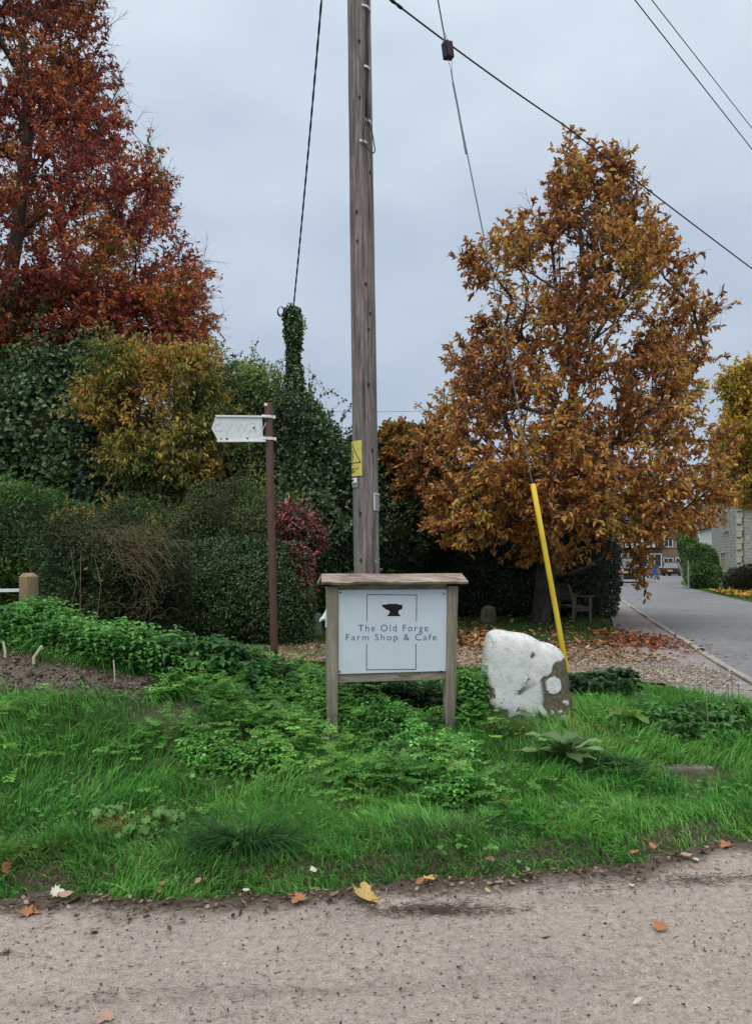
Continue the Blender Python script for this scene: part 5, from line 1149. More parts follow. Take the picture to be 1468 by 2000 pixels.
# cow parsley like fronds: each frond is a flat fan of little leaflets
def fronds(name, x, y, z, L, seed, cols, label, wts=None, stem=True, nleaf=6):
    r = rs(seed); n = len(x); a = r.uniform(0, 2*np.pi, n); tilt = r.uniform(-.1, .55, n)
    d = np.stack([np.cos(a)*np.cos(tilt), np.sin(a)*np.cos(tilt), np.sin(tilt)], 1); side = np.stack([-np.sin(a), np.cos(a), 0*a], 1); nn = np.cross(d, side)
    P0 = np.stack([x, y, z], 1); cb = pal(r, n, cols, wts, .16, fnoise(x, y, 0, seed+3, 3, 2.5)); pos = []; dv = []; nr = []; sz = []; cc = []
    for k in range(nleaf):
        for s in (-1, 1):
            t_ = (k+.4)/nleaf; ll = L*(.5-.32*t_)*r.uniform(.8, 1.2, n)
            b0 = P0+d*(L*t_)[:, None]; dd_ = unit(d*.7+side*s*1.0); 
            for j in range(2):
                pos.append(b0+dd_*(ll*j*.5)[:, None]); dv.append(unit(dd_+d*.25*(1-2*j)+rand_unit(r, n)*.3)); nr.append(nn+rand_unit(r, n)*.35); sz.append(ll*.62); cc.append(cb*(1+r.normal(0, .12, (n, 1))))
    pos.append(P0+d*(L*.95)[:, None]); dv.append(d); nr.append(nn); sz.append(L*.25); cc.append(cb)
    o = leaves(name, np.concatenate(pos), np.concatenate(dv), np.concatenate(nr), np.concatenate(sz), np.clip(np.concatenate(cc), .003, .9), M['leaf'], w=.62, fold=.1, curl=.2, shape='quad')
    return tag(o, label, 'plants', kind='stuff')
x, y = scatter(32000, -4.2, 3.2, 4.3, 8.9, False); fz = frond_zone(x, y); keep = (r.rand(32000) < fz**1.6*.75) & (np.abs(x) < .52*y+.6) & (bare_zone(x, y) < .3) & (y-edge(x) > .35) & ~((y > 8.3) & (x > .9)); x, y = x[keep], y[keep]; n = len(x)
bmp_ = np.clip(.5+fnoise(x, y, 0, 140, 3, 3.2), 0, 1.3); z = gz(x, y)+r.uniform(.25, 1, n)*(.04+.26*bmp_)*np.clip(.35+frond_zone(x, y), 0, 1)+.02
fronds('cow_parsley', x, y, z, r.uniform(.05, .135, n), 205, [(.065, .19, .04), (.12, .31, .06), (.18, .42, .08), (.28, .51, .12)], 'low feathery green cow parsley covering the middle of the bank', [.22, .34, .3, .14])
# nettles on the heap behind the bare soil and in pockets
def nettles(name, x, y, h, seed, label, size=.07, cols=None, levels=7):
    r = rs(seed); n = len(x); z0 = gz(x, y); lean = r.normal(0, .12, (n, 2)); pos = []; dv = []; nr = []; sz = []; cc = []
    cb = pal(r, n, cols or [(.06, .18, .05), (.11, .29, .07), (.18, .40, .10)], None, .15, fnoise(x, y, 0, seed+1, 3, 2))
    a0 = r.uniform(0, 6.28, n)
    for k in range(levels):
        t_ = .3+.7*k/(levels-1); top = np.stack([x+lean[:, 0]*h*t_, y+lean[:, 1]*h*t_, z0+h*t_], 1)
        for s in range(4 if k > levels-3 else 2):
            a = a0+k*np.pi/2+s*(np.pi if k <= levels-3 else np.pi/2); o_ = np.stack([np.cos(a), np.sin(a), .25-.5*r.rand(n)], 1)
            pos.append(top+o_*.01); dv.append(o_); nr.append(np.array([[0, 0, 1.]])+rand_unit(r, n)*.3); sz.append(size*(1.15-.45*t_)*r.uniform(.75, 1.2, n)); cc.append(cb*(.8+.4*t_)*(1+r.normal(0, .1, (n, 1))))
    o = leaves(name, np.concatenate(pos), np.concatenate(dv), np.concatenate(nr), np.concatenate(sz), np.clip(np.concatenate(cc), .003, .9), M['leaf'], w=.62, fold=.08, curl=.28)
    return tag(o, label, 'nettles', kind='stuff')
x = r.uniform(-5, -.9, 5200); y = r.uniform(6.55, 9.0, 5200); den = sst(-1.0, -1.9, x)+.25
keep = (r.rand(5200) < den*.6) & (y > 6.53+.1*np.sin(x*4)) & (gz(x, y) > .36); x, y = x[keep], y[keep]
nettles('nettle_bed', x, y, r.uniform(.14, .30, len(x))*(1-.3*(x < -3.2))*(1+.45*fnoise(x, y, 0, 141, 3, 3.5)), 206, 'thick bed of nettles covering the earth heap at the left')
x, y = scatter(6500, -2.3, 1.0, 4.9, 7.2, False); kk = fnoise(x, y, 0, 142, 3, 3.0); keep = (kk > .12) & (frond_zone(x, y) > .35) & (bare_zone(x, y) < .25) & (r.rand(6500) < .42); x, y, kk = x[keep], y[keep], kk[keep]
nettles('weed_clumps', x, y, .07+.20*np.clip(kk, 0, 1)*r.uniform(.6, 1.2, len(x)), 213, 'lumpy young nettles and leafy weeds over the left and middle of the bank', .05, [(.08, .22, .055), (.14, .37, .085), (.23, .50, .12)], 5)
x = r.normal(.08, .32, 130); y = r.normal(6.95, .15, 130); nettles('nettle_patch', x, y, r.uniform(.15, .32, 130), 207, 'dark nettles growing under and behind the farm shop sign', .075, [(.02, .055, .02), (.03, .08, .025), (.05, .12, .035)])
x = r.normal(.80, .05, 40); y = r.normal(6.6, .14, 40); nettles('nettle_patch', x, y, r.uniform(.25, .5, 40), 208, 'nettles against the left side of the white stone', .07)
x = r.normal(2.25, .16, 60); y = r.normal(8.0, .15, 60); nettles('nettle_patch', x, y, r.uniform(.12, .24, 60), 209, 'dark leafy clump just right of the yellow stay guard', .12, [(.02, .06, .025), (.035, .09, .03)])
x = r.normal(2.72, .26, 90); y = r.normal(6.5, .18, 90); nettles('nettle_patch', x, y, r.uniform(.08, .18, 90), 210, 'low leafy patch in the grass below the dandelion clocks', .085, [(.05, .13, .03), (.08, .2, .05)])
x = r.normal(-1.35, .3, 90); y = r.normal(6.85, .14, 90); nettles('nettle_patch', x, y, r.uniform(.2, .36, 90), 211, 'broad leaved nettles at the right end of the bare earth', .10, [(.04, .11, .035), (.06, .16, .05)])
# small round leaved weeds through everything
x, y = scatter(15000, -4.2, 4.2, 4.0, 8.2, False); kz = fnoise(x, y, 0, 130, 3, 3.2); keep = (kz > .22) & (y-edge(x) > .12) & (x < 3.3) & (np.abs(x) < .52*y+.6) & (bare_zone(x, y) < .5); x, y = x[keep], y[keep]; n = len(x)
pos = np.stack([x, y, gz(x, y)+r.uniform(.02, .10, n)], 1)
tag(leaves('chickweed', pos, rand_unit(r, n)*np.array([1, 1, .3]), np.array([[0, -.25, 1.]])+rand_unit(r, n)*.35, r.uniform(.018, .04, n), pal(r, n, [(.07, .18, .045), (.11, .27, .06), (.17, .36, .09)]), M['leaf'], w=.95, round_=True), 'small round leaved weeds woven through the verge grass', 'weeds', kind='stuff')

# individual plants
def rosette(name, label, cat, px, py, Y, nl, L, w_, cols, seed, up=(.2, .9), group=None, zoff=0, round_=False, stems=False, sk=1.0, yjit=0.0):
    r = rs(seed); bx_ = X(px, Y); z0 = float(gz(bx_, Y))+zoff; root = empty(name, (bx_, Y, z0), label, cat, group)
    a = np.arange(nl)*2.4+r.uniform(0, .5, nl); el_ = r.uniform(*up, nl)
    ns = 7; V = []; Fq = []; C_ = []; b0 = 0; st = MB()
    for i in range(nl):
        l = L*r.uniform(.7, 1.15); d = np.array([math.cos(a[i]), math.sin(a[i])]); sd_ = np.array([-d[1], d[0]]); c = pal(r, 1, cols)[0]; p = np.array([bx_, Y, z0]); e_ = el_[i]; wob = r.uniform(0, 6)
        if stems:
            q_ = p+np.array([d[0]*l*.6*sk*r.uniform(.3, 1.2)*math.cos(e_), d[1]*l*.6*sk*r.uniform(.3, 1.2)*math.cos(e_), l*.9*sk*math.sin(e_)*r.uniform(.5, 1.1)+.02]); st.tube([tuple(p), tuple((p+q_)/2+np.array([0, 0, .02])), tuple(q_)], .0025, 4); p = q_; e_ = r.uniform(-.3, .3)
        for k in range(ns+1):
            t_ = k/ns; wd = w_*l*(math.sin(math.pi*min(1, .08+.92*t_)**(.75 if not round_ else 1.0))**(.8 if not round_ else .5))*.5*(1+.12*math.sin(k*2.6+wob))+.002
            if k == ns: wd = .002
            lf = .16*wd; rip = .010*math.sin(k*2.1+wob)
            for s_ in (-1, 0, 1):
                V.append((p[0]+sd_[0]*wd*s_, p[1]+sd_[1]*wd*s_, p[2]+(lf+rip*s_ if s_ else 0))); C_.append(c*(1.12 if s_ == 0 else 1))
            stp = l/ns; p = p+np.array([d[0]*stp*math.cos(e_), d[1]*stp*math.cos(e_), stp*math.sin(e_)]); e_ -= r.uniform(.10, .26)
            p[2] = max(p[2], z0+.015)
        for k in range(ns):
            for s_ in (0, 1): q0 = b0+k*3+s_; Fq.append((q0, q0+1, q0+4, q0+3))
        b0 += (ns+1)*3
    np_mesh('leaves', np.array(V), np.array(Fq), M['leaf'], root, col=np.array(C_), smooth=True)
    if stems: st.build('stems', M['grassstem'], root)
    return root
M['grassstem'] = mat('green_stem', (.09, .16, .05), .6)[0]
rosette('dock_plant', 'large pale leaved dock plant in the grass below the white stone', 'plant', 1105, 1500, 5.55, 17, .36, .30, [(.16, .27, .10), (.22, .33, .14), (.12, .21, .07), (.16, .24, .10), (.10, .17, .07), (.20, .22, .09)], 1, (.25, 1.0), zoff=.10)
rosette('dock_plant', 'broad leaved plant with yellowing leaves in the right grass', 'plant', 1225, 1375, 6.5, 9, .26, .42, [(.12, .24, .05), (.20, .27, .06)], 2, (.4, 1.0), zoff=.04)
rosette('dock_plant', 'dark broad leaves beside the yellowing plant on the right', 'plant', 1290, 1385, 6.5, 9, .24, .5, [(.05, .13, .03), (.08, .18, .05)], 3, (.3, .9), zoff=.04)
rosette('mallow_plant', 'bright green lobed plant in the grass below the right sign post', 'plant', 890, 1555, 5.3, 26, .075, 1.0, [(.24, .46, .10), (.16, .33, .07), (.11, .26, .05), (.2, .36, .09)], 4, (.4, 1.2), round_=True, stems=True, sk=2.6, zoff=.02)
rosette('mallow_plant', 'smaller bright green plant just left of the lobed one', 'plant', 795, 1520, 5.55, 22, .06, 1.0, [(.12, .28, .06), (.09, .22, .05)], 5, (.4, 1.2), round_=True, stems=True, sk=2.8, zoff=.02)
rosette('mallow_plant', 'bright green leaf clump low beside the dry tuft at the left', 'plant', 275, 1665, 4.38, 60, .048, 1.0, [(.16, .38, .08), (.10, .25, .05), (.15, .32, .07), (.08, .2, .04)], 6, (.35, 1.1), round_=True, stems=True, sk=4)
rosette('mallow_plant', 'round leaves trailing right of the dry tuft at the left', 'plant', 330, 1625, 4.6, 46, .045, 1.0, [(.09, .22, .05), (.13, .28, .07)], 7, (.3, 1.0), round_=True, stems=True, sk=4.5)
rosette('mallow_plant', 'pale leafy clump at the top of the left verge edge', 'plant', 215, 1612, 4.65, 40, .05, 1.0, [(.12, .27, .07), (.15, .30, .09)], 8, (.3, 1.0), round_=True, stems=True, sk=4)
rosette('thistle_plant', 'grey green spiky leaves in the far left verge', 'plant', 45, 1650, 4.5, 9, .15, .4, [(.09, .17, .08), (.12, .2, .10)], 9, (.3, .9))
r = rs(300)
def tuft(name, label, px, Y, n, h, spread, cols, seed, wts=None, lean=(.3, 1.3), w_=(.003, .005)):
    r = rs(seed); x0 = X(px, Y); x = r.normal(x0, spread*.4, n); y = r.normal(Y, spread*.25, n); root = empty(name, (x0, Y, float(gz(x0, Y))), label, 'grass tuft')
    a = np.arctan2(y-Y-.02, x-x0)+r.normal(0, .5, n)
    blades('blades', x, y, r.uniform(*h, n), r.uniform(*lean, n), r.uniform(*w_, n), pal(r, n, cols, wts), seed+1, segs=5, droop=1.5, parent=root, dirang=a)
tuft('grass_tuft', 'dark arching grass tussock hanging over the lane edge', 480, 4.14, 380, (.20, .40), .20, [(.02, .07, .02), (.035, .11, .03), (.06, .16, .045)], 31, w_=(.008, .013), lean=(.8, 1.5))
tuft('grass_tuft', 'straw and orange dry tuft standing in the left verge', 250, 4.5, 330, (.12, .26), .14, [(.30, .24, .07), (.22, .26, .06), (.38, .25, .08)], 32)
tuft('grass_tuft', 'yellowish dying tuft at the bottom left of the verge', 75, 4.12, 380, (.10, .22), .18, [(.26, .24, .07), (.12, .22, .04), (.2, .25, .05)], 33)
tuft('grass_tuft', 'bright green tall tuft above the dark tussock', 560, 4.6, 1100, (.12, .26), .34, [(.11, .30, .05), (.16, .38, .07), (.08, .24, .04)], 34)
tuft('grass_tuft', 'grey green tuft at the lane edge below the sign', 860, 4.4, 900, (.10, .22), .30, [(.05, .13, .04), (.08, .17, .05), (.16, .2, .08)], 35)
tuft('grass_tuft', 'long wiry grass clump beside the dandelion clocks', 1330, 6.6, 700, (.16, .34), .30, [(.04, .12, .03), (.06, .16, .04)], 36, lean=(.4, 1.2))
tuft('grass_tuft', 'tall tuft of grass at the left foot of the white stone', 985, 6.2, 500, (.10, .22), .22, [(.06, .16, .03), (.12, .2, .05), (.25, .18, .06)], 37)
tuft('grass_tuft', 'light green grass clump in the middle of the left slope', 150, 5.6, 900, (.16, .34), .4, [(.06, .17, .03), (.09, .22, .05), (.12, .22, .07)], 38)
# dense pea-leaved clump next to the dock
r = rs(44); n = 420; cxp, cyp = X(1205, 5.5), 5.5; x = r.normal(cxp, .15, n); y = r.normal(cyp, .1, n)
dz = np.exp(-((x-cxp)/.2)**2-((y-cyp)/.16)**2); fronds('vetch_clump', x, y, gz(x, y)+.02+.15*dz*r.uniform(.4, 1, n), r.uniform(.05, .11, n), 212, [(.035, .10, .03), (.05, .14, .035), (.07, .18, .045)], 'dense mound of small paired leaves right of the dock plant')
# dandelion clocks
for k, (px, py, ld) in enumerate(((1378, 1304, 'leftmost dandelion clock standing apart at the right verge'), (1428, 1311, 'highest of the three dandelion clocks close together at the right edge'), (1421, 1338, 'lower left dandelion clock of the three at the right edge'), (1441, 1337, 'lower right dandelion clock of the three at the right edge'))):
    Y = 6.3+.08*k; c = P(px, py, Y); zg = float(gz(c.x, Y)); d_ = empty('dandelion', (c.x, Y, zg), ld, 'flower', 'dandelion clocks in the grass')
    MB().tube([(c.x+.02, Y, zg), (c.x+.01, Y, (zg+c.z)/2), tuple(c)], .003, 6).build('stem', mat('pale_stem%d' % k, (.22, .26, .12), .6)[0] if k == 0 else M['grassstem'], d_)
    r = rs(k+70); n = 200; u = rand_unit(r, n); A = np.repeat(np.array([tuple(c)]), n, 0)
    wh = noisy('seed_head', (.78, .78, .74), (.88, .88, .85), 30, .9, bmp=0) if k == 0 else wh
    segs_mesh('seed_head', A, A+u*.021, np.full(n, .0005), np.full(n, .0022), wh, d_)
    q = MB(); q.ball(c, .006); q.build('seed_base', M['twig'], d_)

# ------------------------------------------------------------------ fallen leaves
MAPLE = [(0, -.05), (.13, .02), (.36, -.06), (.30, .12), (.60, .20), (.42, .33), (.58, .56), (.32, .50), (.24, .60), (.16, .58), (.20, .82), (0, 1.05), (-.20, .82), (-.16, .58), (-.24, .60), (-.32, .50), (-.58, .56), (-.42, .33), (-.60, .20), (-.30, .12), (-.36, -.06), (-.13, .02)]
OVAL = [(0, 0), (.12, .1), (.25, .3), (.28, .5), (.22, .75), (0, 1), (-.22, .75), (-.28, .5), (-.25, .3), (-.12, .1)]
def leafobj_mesh(outline, size, curl, seed, fold=.25):
    r = rs(seed); bm = bmesh.new(); c = (0, .45); pts = outline; vs = []; 
    def zf(x_, y_): return size*(fold*abs(x_)+curl*((y_-.45)**2)+.06*math.sin(6*x_+seed)+.05*math.cos(7*y_+seed*2)+.04)
    cv = bm.verts.new((0, c[1]*size, zf(0, c[1]))); rings = []
    for f in (.4, .75, 1.0): rings.append([bm.verts.new(((x_*f)*size, (c[1]+(y_-c[1])*f)*size, zf(x_*f, c[1]+(y_-c[1])*f))) for x_, y_ in pts])
    k = len(pts)
    for i in range(k): bm.faces.new((cv, rings[0][i], rings[0][(i+1) % k]))
    for a, b_ in ((0, 1), (1, 2)):
        for i in range(k): bm.faces.new((rings[a][i], rings[b_][i], rings[b_][(i+1) % k], rings[a][(i+1) % k]))
    # stalk
    s0 = [bm.verts.new((sx*.012*size, -.05*size, size*.05)) for sx in (-1, 1)]; s1 = [bm.verts.new((sx*.010*size+.03*size, -.38*size, size*.03)) for sx in (-1, 1)]
    bm.faces.new((s0[0], s0[1], s1[1], s1[0]))
    me = bpy.data.meshes.new('fallen_leaf'); bm.to_mesh(me); bm.free(); return me
def dryleaf(name, c1, c2, rough=.6):
    m, t, b = mat(name, c1, rough, 0, .3); v = coords(t); n = noise(t, v, 35, 6, .6); t.links.new(ramp_(t, n, [(.35, c1), (.65, c2)]), b.inputs['Base Color']); bump(t, b, n, .4, .004); return m
LM = {'orange': dryleaf('orange_leaf', (.26, .10, .05), (.40, .19, .09)), 'yellow': dryleaf('yellow_leaf', (.38, .25, .07), (.55, .39, .13)), 'pale': dryleaf('pale_leaf', (.42, .40, .26), (.60, .60, .48)),
      'brown': dryleaf('brown_leaf', (.12, .065, .04), (.24, .14, .09)), 'green': dryleaf('green_leaf', (.22, .30, .10), (.36, .42, .20)), 'pink': dryleaf('pink_brown_leaf', (.30, .18, .13), (.45, .29, .22))}
FL = [  # px, py, colour, length in px, shape, label
 (45, 1785, 'orange', 42, 'm', 'orange maple leaf lying on the lane at the far left'), (120, 1752, 'pink', 34, 'o', 'long pinkish leaf between a white and a green leaf'), (165, 1754, 'green', 42, 'm', 'green lobed leaf on the mud at the left verge edge'),
 (112, 1744, 'pale', 28, 'm', 'whitish curled leaf on the mud left of the green leaf'), (314, 1748, 'orange', 18, 'o', 'lower of two small orange leaves on the mud left of centre'), (330, 1738, 'orange', 24, 'm', 'upper of two small orange leaves on the mud left of centre'),
 (389, 1740, 'pink', 22, 'o', 'pale brown leaf under the left end of the dark tussock'), (477, 1740, 'pale', 16, 'o', 'pale leaf standing under the dark tussock'), (496, 1755, 'brown', 24, 'm', 'dark brown leaf below the dark tussock'),
 (567, 1751, 'yellow', 16, 'o', 'small yellow leaf left of an orange leaf near the tussock'), (590, 1750, 'orange', 38, 'm', 'flat orange brown leaf right of the dark tussock'), (611, 1716, 'pale', 24, 'o', 'pale yellow leaf upright in the grass edge'),
 (716, 1770, 'yellow', 68, 'm', 'large bright yellow maple leaf on the lane in the centre'), (810, 1726, 'orange', 20, 'o', 'orange leaf beside a yellow one near the middle edge'), (832, 1720, 'yellow', 28, 'm', 'yellow leaf beside an orange one near the middle edge'),
 (960, 1695, 'brown', 22, 'm', 'curled dark leaf at the edge below the mid right grass'), (931, 1704, 'orange', 22, 'o', 'orange pale leaf at the edge left of the curled dark leaf'), (1034, 1708, 'orange', 16, 'o', 'small orange leaf on the mud in the right half'),
 (1224, 1676, 'orange', 20, 'm', 'bright orange leaf at the grass edge in the right half'), (1273, 1665, 'orange', 18, 'o', 'small orange leaf left of the large orange one at right'), (1323, 1668, 'orange', 28, 'm', 'large orange leaf at the right verge edge'), (1342, 1672, 'pink', 24, 'o', 'pinkish leaf touching the large orange leaf at right'),
 (1372, 1668, 'pink', 22, 'm', 'pinkish brown leaf second from the right edge'), (1420, 1660, 'orange', 24, 'm', 'orange brown leaf nearest the right edge of the lane'), (1298, 1822, 'orange', 36, 'm', 'orange brown maple leaf alone on the lane at right'), (957, 1748, 'yellow', 16, 'o', 'small amber leaf on the lane right of centre'),
 (1068, 1836, 'pink', 22, 'm', 'reddish leaf on the open lane right of centre'), (1027, 1957, 'yellow', 14, 'm', 'tiny yellow leaf near the bottom of the lane'), (86, 1812, 'yellow', 20, 'o', 'small tan leaf on the lane at the lower left'), (184, 1828, 'brown', 26, 'o', 'dark brown leaf on the lane at the lower left'),
 (216, 1986, 'pink', 38, 'm', 'tan leaf at the bottom edge left of centre'), (492, 1986, 'pink', 22, 'o', 'tan leaf at the bottom edge near the middle'), (20, 1863, 'brown', 28, 'm', 'dark brown leaf at the left edge of the lane'), (1236, 1968, 'pale', 24, 'o', 'pale leaf near the bottom right of the lane'),
 (640, 1828, 'pink', 18, 'o', 'small buff leaf on the lane below the big yellow leaf'), (245, 1887, 'yellow', 20, 'o', 'small ochre leaf on the lane left of centre'), (1356, 1686, 'pale', 22, 'o', 'pale tan leaf lying flat on the lane at right'), (1238, 1734, 'pale', 16, 'o', 'small white leaf on the lane below the right verge')]
protos = {(s, k): leafobj_mesh(MAPLE if s == 'm' else OVAL, 1.0, .35 if s == 'm' else .6, k*3+1) for s in 'mo' for k in range(3)}
r = rs(400)
def place_leaf(x, Y, z, L, s, colr, label, group, tilt=.25):
    me = protos[(s, r.randint(3))].copy(); me.materials.append(LM[colr]); me.materials[0] = LM[colr]
    o = bpy.data.objects.new('fallen_leaf', me); COL.objects.link(o); o.location = (x, Y, z); o.scale = (L, L, L*.8); o.rotation_euler = (r.normal()*tilt, r.normal()*tilt, r.uniform(0, 6.28)); return tag(o, label, 'leaf', group)
for (px, py, cl, L, s, lb) in FL:
    Y = CAMZ*F/(py-HY); x = X(px, Y); zg = .006
    if Y > edge(x)+.02: Y -= .07; zg = float(gz(x, Y))+.055
    Lw = L/F*Y*(.88 if s == 'm' else 1.0); place_leaf(x, Y, zg+.004, Lw, s, cl, lb, 'fallen leaves along the lane')
for (px, py, Y, cl, L, s, lb) in [(985, 1612, 4.85, 'orange', 20, 'm', 'left of a pair of pinkish orange leaves on the verge grass'), (1003, 1606, 4.9, 'orange', 18, 'm', 'right of a pair of pinkish orange leaves on the verge grass'), (1172, 1640, 4.75, 'pink', 24, 'o', 'brown oval leaf caught on the grass in the right half'),
        (132, 1692, 4.2, 'pale', 22, 'o', 'pale leaf resting on the grass at the lower left'), (48, 1668, 4.3, 'pale', 18, 'o', 'cream leaf in the grass at the far left'), (18, 1735, 3.95, 'orange', 34, 'o', 'long orange leaf hanging in the grass at the left edge'), (122, 1560, 4.95, 'green', 24, 'o', 'pale green broad leaf high in the left verge'),
        (210, 1322, 6.2, 'yellow', 20, 'm', 'cream yellow leaf on the bare earth heap'), (44, 1318, 6.2, 'pale', 26, 'o', 'cream curled leaf at the left on the bare earth heap')]:
    c = P(px, py, Y); z = max(c.z, float(gz(c.x, Y))+.03); place_leaf(c.x, Y, z, L/F*Y*1.1, s, cl, lb, 'fallen leaves along the lane', .5)
# litter that nobody could count
def litter(name, x, y, z, size, cols, label, seed, mat_='litter', wts=None, flat=.35):
    r = rs(seed); n = len(x); o = leaves(name, np.stack([x, y, z], 1), rand_unit(r, n)*np.array([1, 1, .25]), np.array([[0, 0, 1.]])+rand_unit(r, n)*flat, size*r.uniform(.5, 1.2, n), pal(r, n, cols, wts), M[mat_], w=.55, fold=.15, curl=-.2)
    return tag(o, label, 'leaf litter', kind='stuff')
BR = [(.22, .085, .04), (.34, .15, .07), (.13, .06, .035), (.40, .22, .10)]
n = 7000; x = r.uniform(.4, 5.0, n); y = r.uniform(12.2, 20, n); keep = (r.rand(n) < np.exp(-((y-13.2)/2.8)**2)*.9+.12) & (x < np.interp(y, [12, 13.5, 20], [4.0, 4.9, 5.6])) & (r.rand(n) < np.where((x > 2.3) & (y > 12.9), .22, .8)); x, y = x[keep], y[keep]
litter('oak_litter', x, y, .285+r.uniform(0, .05, len(x)), .11, BR, 'brown oak leaves strewn over the lawn under the tree', 221)
n = 1100; x = r.normal(4.45, .33, n); y = r.normal(13.4, .9, n); litter('oak_litter', x, y, .292+r.uniform(0, .012, n), .09, [(.22, .07, .035), (.30, .11, .05), (.14, .05, .03)], 'drift of russet leaves on the pavement at the end of the lawn', 222)
n = 5200; x = r.uniform(-4.5, 4.0, n); y = r.uniform(10.4, 13.2, n); keep = (r.rand(n) < np.where(x > 0, .85, .35)); x, y = x[keep], y[keep]; litter('drive_litter', x, y, .288+r.uniform(0, .012, len(x)), .085, [(.26, .16, .085), (.34, .23, .13), (.18, .09, .045), (.40, .31, .2)], 'pale crumbled leaves scattered over the gravel drive', 223)
n = 6000; x = r.uniform(14, 25, n); y = r.uniform(25, 36, n); keep = inpoly(x, y, rv) & (x > 13.5+.0*y); x, y = x[keep], y[keep]; litter('yellow_litter', x, y, .30+r.uniform(0, .07, len(x)), .24, [(.50, .30, .06), (.42, .22, .05), (.55, .38, .10)], 'yellow leaves carpeting the verge below the yellow tree', 224)
n = 1000; x = r.uniform(-3, 3.2, n); dd2 = np.abs(r.normal(0, .13, n)); y = edge(x)-.02+.09-dd2; litter('edge_litter', x, y, .010+r.uniform(0, .012, n), .032, [(.10, .06, .04), (.17, .11, .075), (.24, .16, .11), (.05, .035, .03), (.30, .24, .18)], 'small brown leaf fragments lying in the mud along the lane edge', 225, flat=.6)
n = 900; x = r.uniform(-2.6, 3.0, n); y = r.uniform(2.6, 4.3, n); keep = y < edge(x)-.05; x, y = x[keep], y[keep]; litter('lane_litter', x, y, .006+r.uniform(0, .006, len(x)), .017, [(.08, .055, .045), (.16, .11, .08), (.06, .05, .05), (.36, .30, .22)], 'tiny scraps of dead leaf scattered over the lane', 226, flat=.6)
# twiggy debris piles
def debris(name, spots, n, seed, label, L=(.015, .06), rad=.0011, z=.012):
    r = rs(seed); A = []; B = []
    for (x0, y0, sx, sy, k) in spots:
        x = r.normal(x0, sx, k); y = r.normal(y0, sy, k)+.08*(x-x0); a = r.normal(0, .7, k); l = r.uniform(*L, k)
        p = np.stack([x, y, z+r.uniform(0, .010, k)-.006], 1); A.append(p); B.append(p+np.stack([np.cos(a)*l, np.sin(a)*l, r.normal(0, .004, k)], 1))
    A = np.concatenate(A); B = np.concatenate(B); o = segs_mesh_top(name, A, B, np.full(len(A), rad), np.full(len(A), rad*.6), M['twig']); return tag(o, label, 'debris', kind='stuff')
def segs_mesh_top(name, A, B, ra, rb, m_):
    e_ = type('x', (), {'location': (0, 0, 0)}); V = None
    o = bpy.data.objects.new('tmp', None); o.location = (0, 0, 0); COL.objects.link(o); q = segs_mesh(name, A, B, ra, rb, m_, o); q.parent = None; bpy.data.objects.remove(o); return q
debris('twig_debris', [(.26, 3.63, .16, .035, 420), (.38, 3.60, .22, .03, 160), (1.72, 3.98, .25, .035, 260), (1.1, 3.86, .5, .05, 120), (-.62, 3.72, .5, .04, 260), (-.9, 2.92, .4, .03, 60), (.0, 3.1, 1.6, .35, 130), (-1.3, 3.7, .5, .04, 160)], 0, 231, 'dark twigs and rotted stalks washed into lines on the lane')
# stones on the lane
r = rs(500); n = 2600; x = r.uniform(-2.6, 3.0, n); y = 2.55+1.7*r.rand(n)**1.3; keep = y < edge(x)-.03; x, y = x[keep], y[keep]; n = len(x)
s = r.uniform(.002, .0065, n)*np.where(r.rand(n) < .03, 1.8, 1); ico = np.array([(1, 0, 0), (.3, .95, 0), (-.8, .6, 0), (-.8, -.6, 0), (.3, -.95, 0), (.1, 0, .75), (0, 0, -.7)]); fc = np.array([(0, 1, 5), (1, 2, 5), (2, 3, 5), (3, 4, 5), (4, 0, 5), (1, 0, 6), (2, 1, 6), (3, 2, 6), (4, 3, 6), (0, 4, 6)])
a = r.uniform(0, 6.28, n); ca, sa = np.cos(a), np.sin(a); J = ico[None]*(1+r.normal(0, .15, (n, 7, 1)))*s[:, None, None]; V = np.stack([J[..., 0]*ca[:, None]*1.3-J[..., 1]*sa[:, None]+x[:, None], J[..., 0]*sa[:, None]+J[..., 1]*ca[:, None]+y[:, None], J[..., 2]+.003], -1).reshape(-1, 3)
tag(np_mesh('loose_stones', V, (fc[None]+np.arange(n)[:, None, None]*7).reshape(-1, 3), M['litter'], col=np.repeat(pal(r, n, [(.17, .15, .145), (.24, .2, .18), (.34, .29, .25), (.5, .46, .4), (.22, .2, .21)]), 7, 0)), 'loose grit and small stones on the lane surface', 'gravel', kind='stuff')
n = 9000; x = np.r_[r.normal(3.2, .5, 4500), r.uniform(-4, 3.6, 4500)]; y = np.r_[9.4+r.normal(0, .75, 4500)+(3.2-x[:4500])*.3, r.uniform(9.9, 13, 4500)]; keep = (y > np.interp(x, [-4, -1, .8, 2, 3, 3.8], [11, 10.6, 10.3, 9.5, 8.7, 8.1])) & (x < np.interp(y, [8, 9.9, 13.9], [3.85, 4.3, 5.2])) & (y < 13.2)
x, y = x[keep], y[keep]; n = len(x); s = .006+.014*r.rand(n)**2
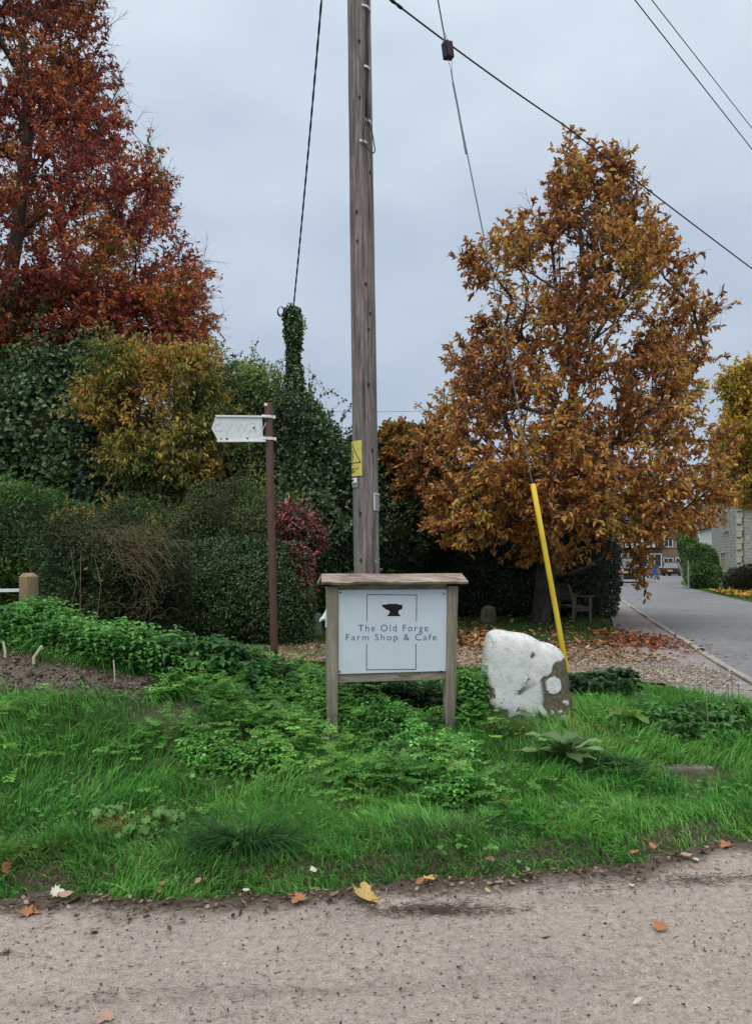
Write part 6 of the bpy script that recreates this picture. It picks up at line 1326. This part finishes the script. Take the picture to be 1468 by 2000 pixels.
a = r.uniform(0, 6.28, n); ca, sa = np.cos(a), np.sin(a); J = ico[None]*(1+r.normal(0, .25, (n, 7, 1)))*s[:, None, None]; V = np.stack([J[..., 0]*ca[:, None]*1.4-J[..., 1]*sa[:, None]+x[:, None], J[..., 0]*sa[:, None]+J[..., 1]*ca[:, None]+y[:, None], J[..., 2]*.8+.29], -1).reshape(-1, 3)
tag(np_mesh('drive_stones', V, (fc[None]+np.arange(n)[:, None, None]*7).reshape(-1, 3), M['litter'], col=np.repeat(pal(r, n, [(.33, .26, .18), (.43, .36, .27), (.22, .17, .12), (.5, .45, .37), (.2, .18, .16)]), 7, 0)), 'buff gravel chips spread over the drive and the pavement corner', 'gravel', kind='stuff')
# clods on the heap
n = 5000; x = r.uniform(-4.2, -1.6, n); y = r.normal(6.27, .2, n); keep = SOIL(x, y) > .3; x, y = x[keep], y[keep]; n = len(x); s = .004+.016*r.rand(n)**3
a = r.uniform(0, 6.28, n); ca, sa = np.cos(a), np.sin(a); J = ico[None]*(1+r.normal(0, .3, (n, 7, 1)))*s[:, None, None]; V = np.stack([J[..., 0]*ca[:, None]*1.4-J[..., 1]*sa[:, None]+x[:, None], J[..., 0]*sa[:, None]+J[..., 1]*ca[:, None]+y[:, None], J[..., 2]+(gz(x, y)+(.05*fnoise(x, y, 0, 7, 4, 9)+.03*fnoise(x, y, 0, 8, 3, 30)))[:, None]+.003], -1).reshape(-1, 3)
tag(np_mesh('earth_clods', V, (fc[None]+np.arange(n)[:, None, None]*7).reshape(-1, 3), M['litter'], col=np.repeat(pal(r, n, [(.07, .052, .042), (.13, .10, .085), (.2, .165, .14)]), 7, 0)), 'crumbly lumps of bare earth on the heap at the left', 'soil', kind='stuff')
for (a, b_, w_, lb) in (((66, 1285), (82, 1262), .012, 'short pale cut stick poking from the right of the earth heap'), ((10, 1272), (6, 1252), .010, 'short pale cut stick poking from the left of the earth heap'), ((224, 1320), (222, 1290), .006, 'thin pale stalk standing at the right end of the earth heap')):
    q = MB(); q.tube([P(*a, 6.35)+Vector((0, 0, -.05)), P(*a, 6.35), P(*b_, 6.35)], w_, 7); tag(q.build('cut_stick', noisy('peeled_wood', (.42, .38, .28), (.6, .56, .45), 20)), lb, 'stick', 'pale cut sticks on the earth heap')
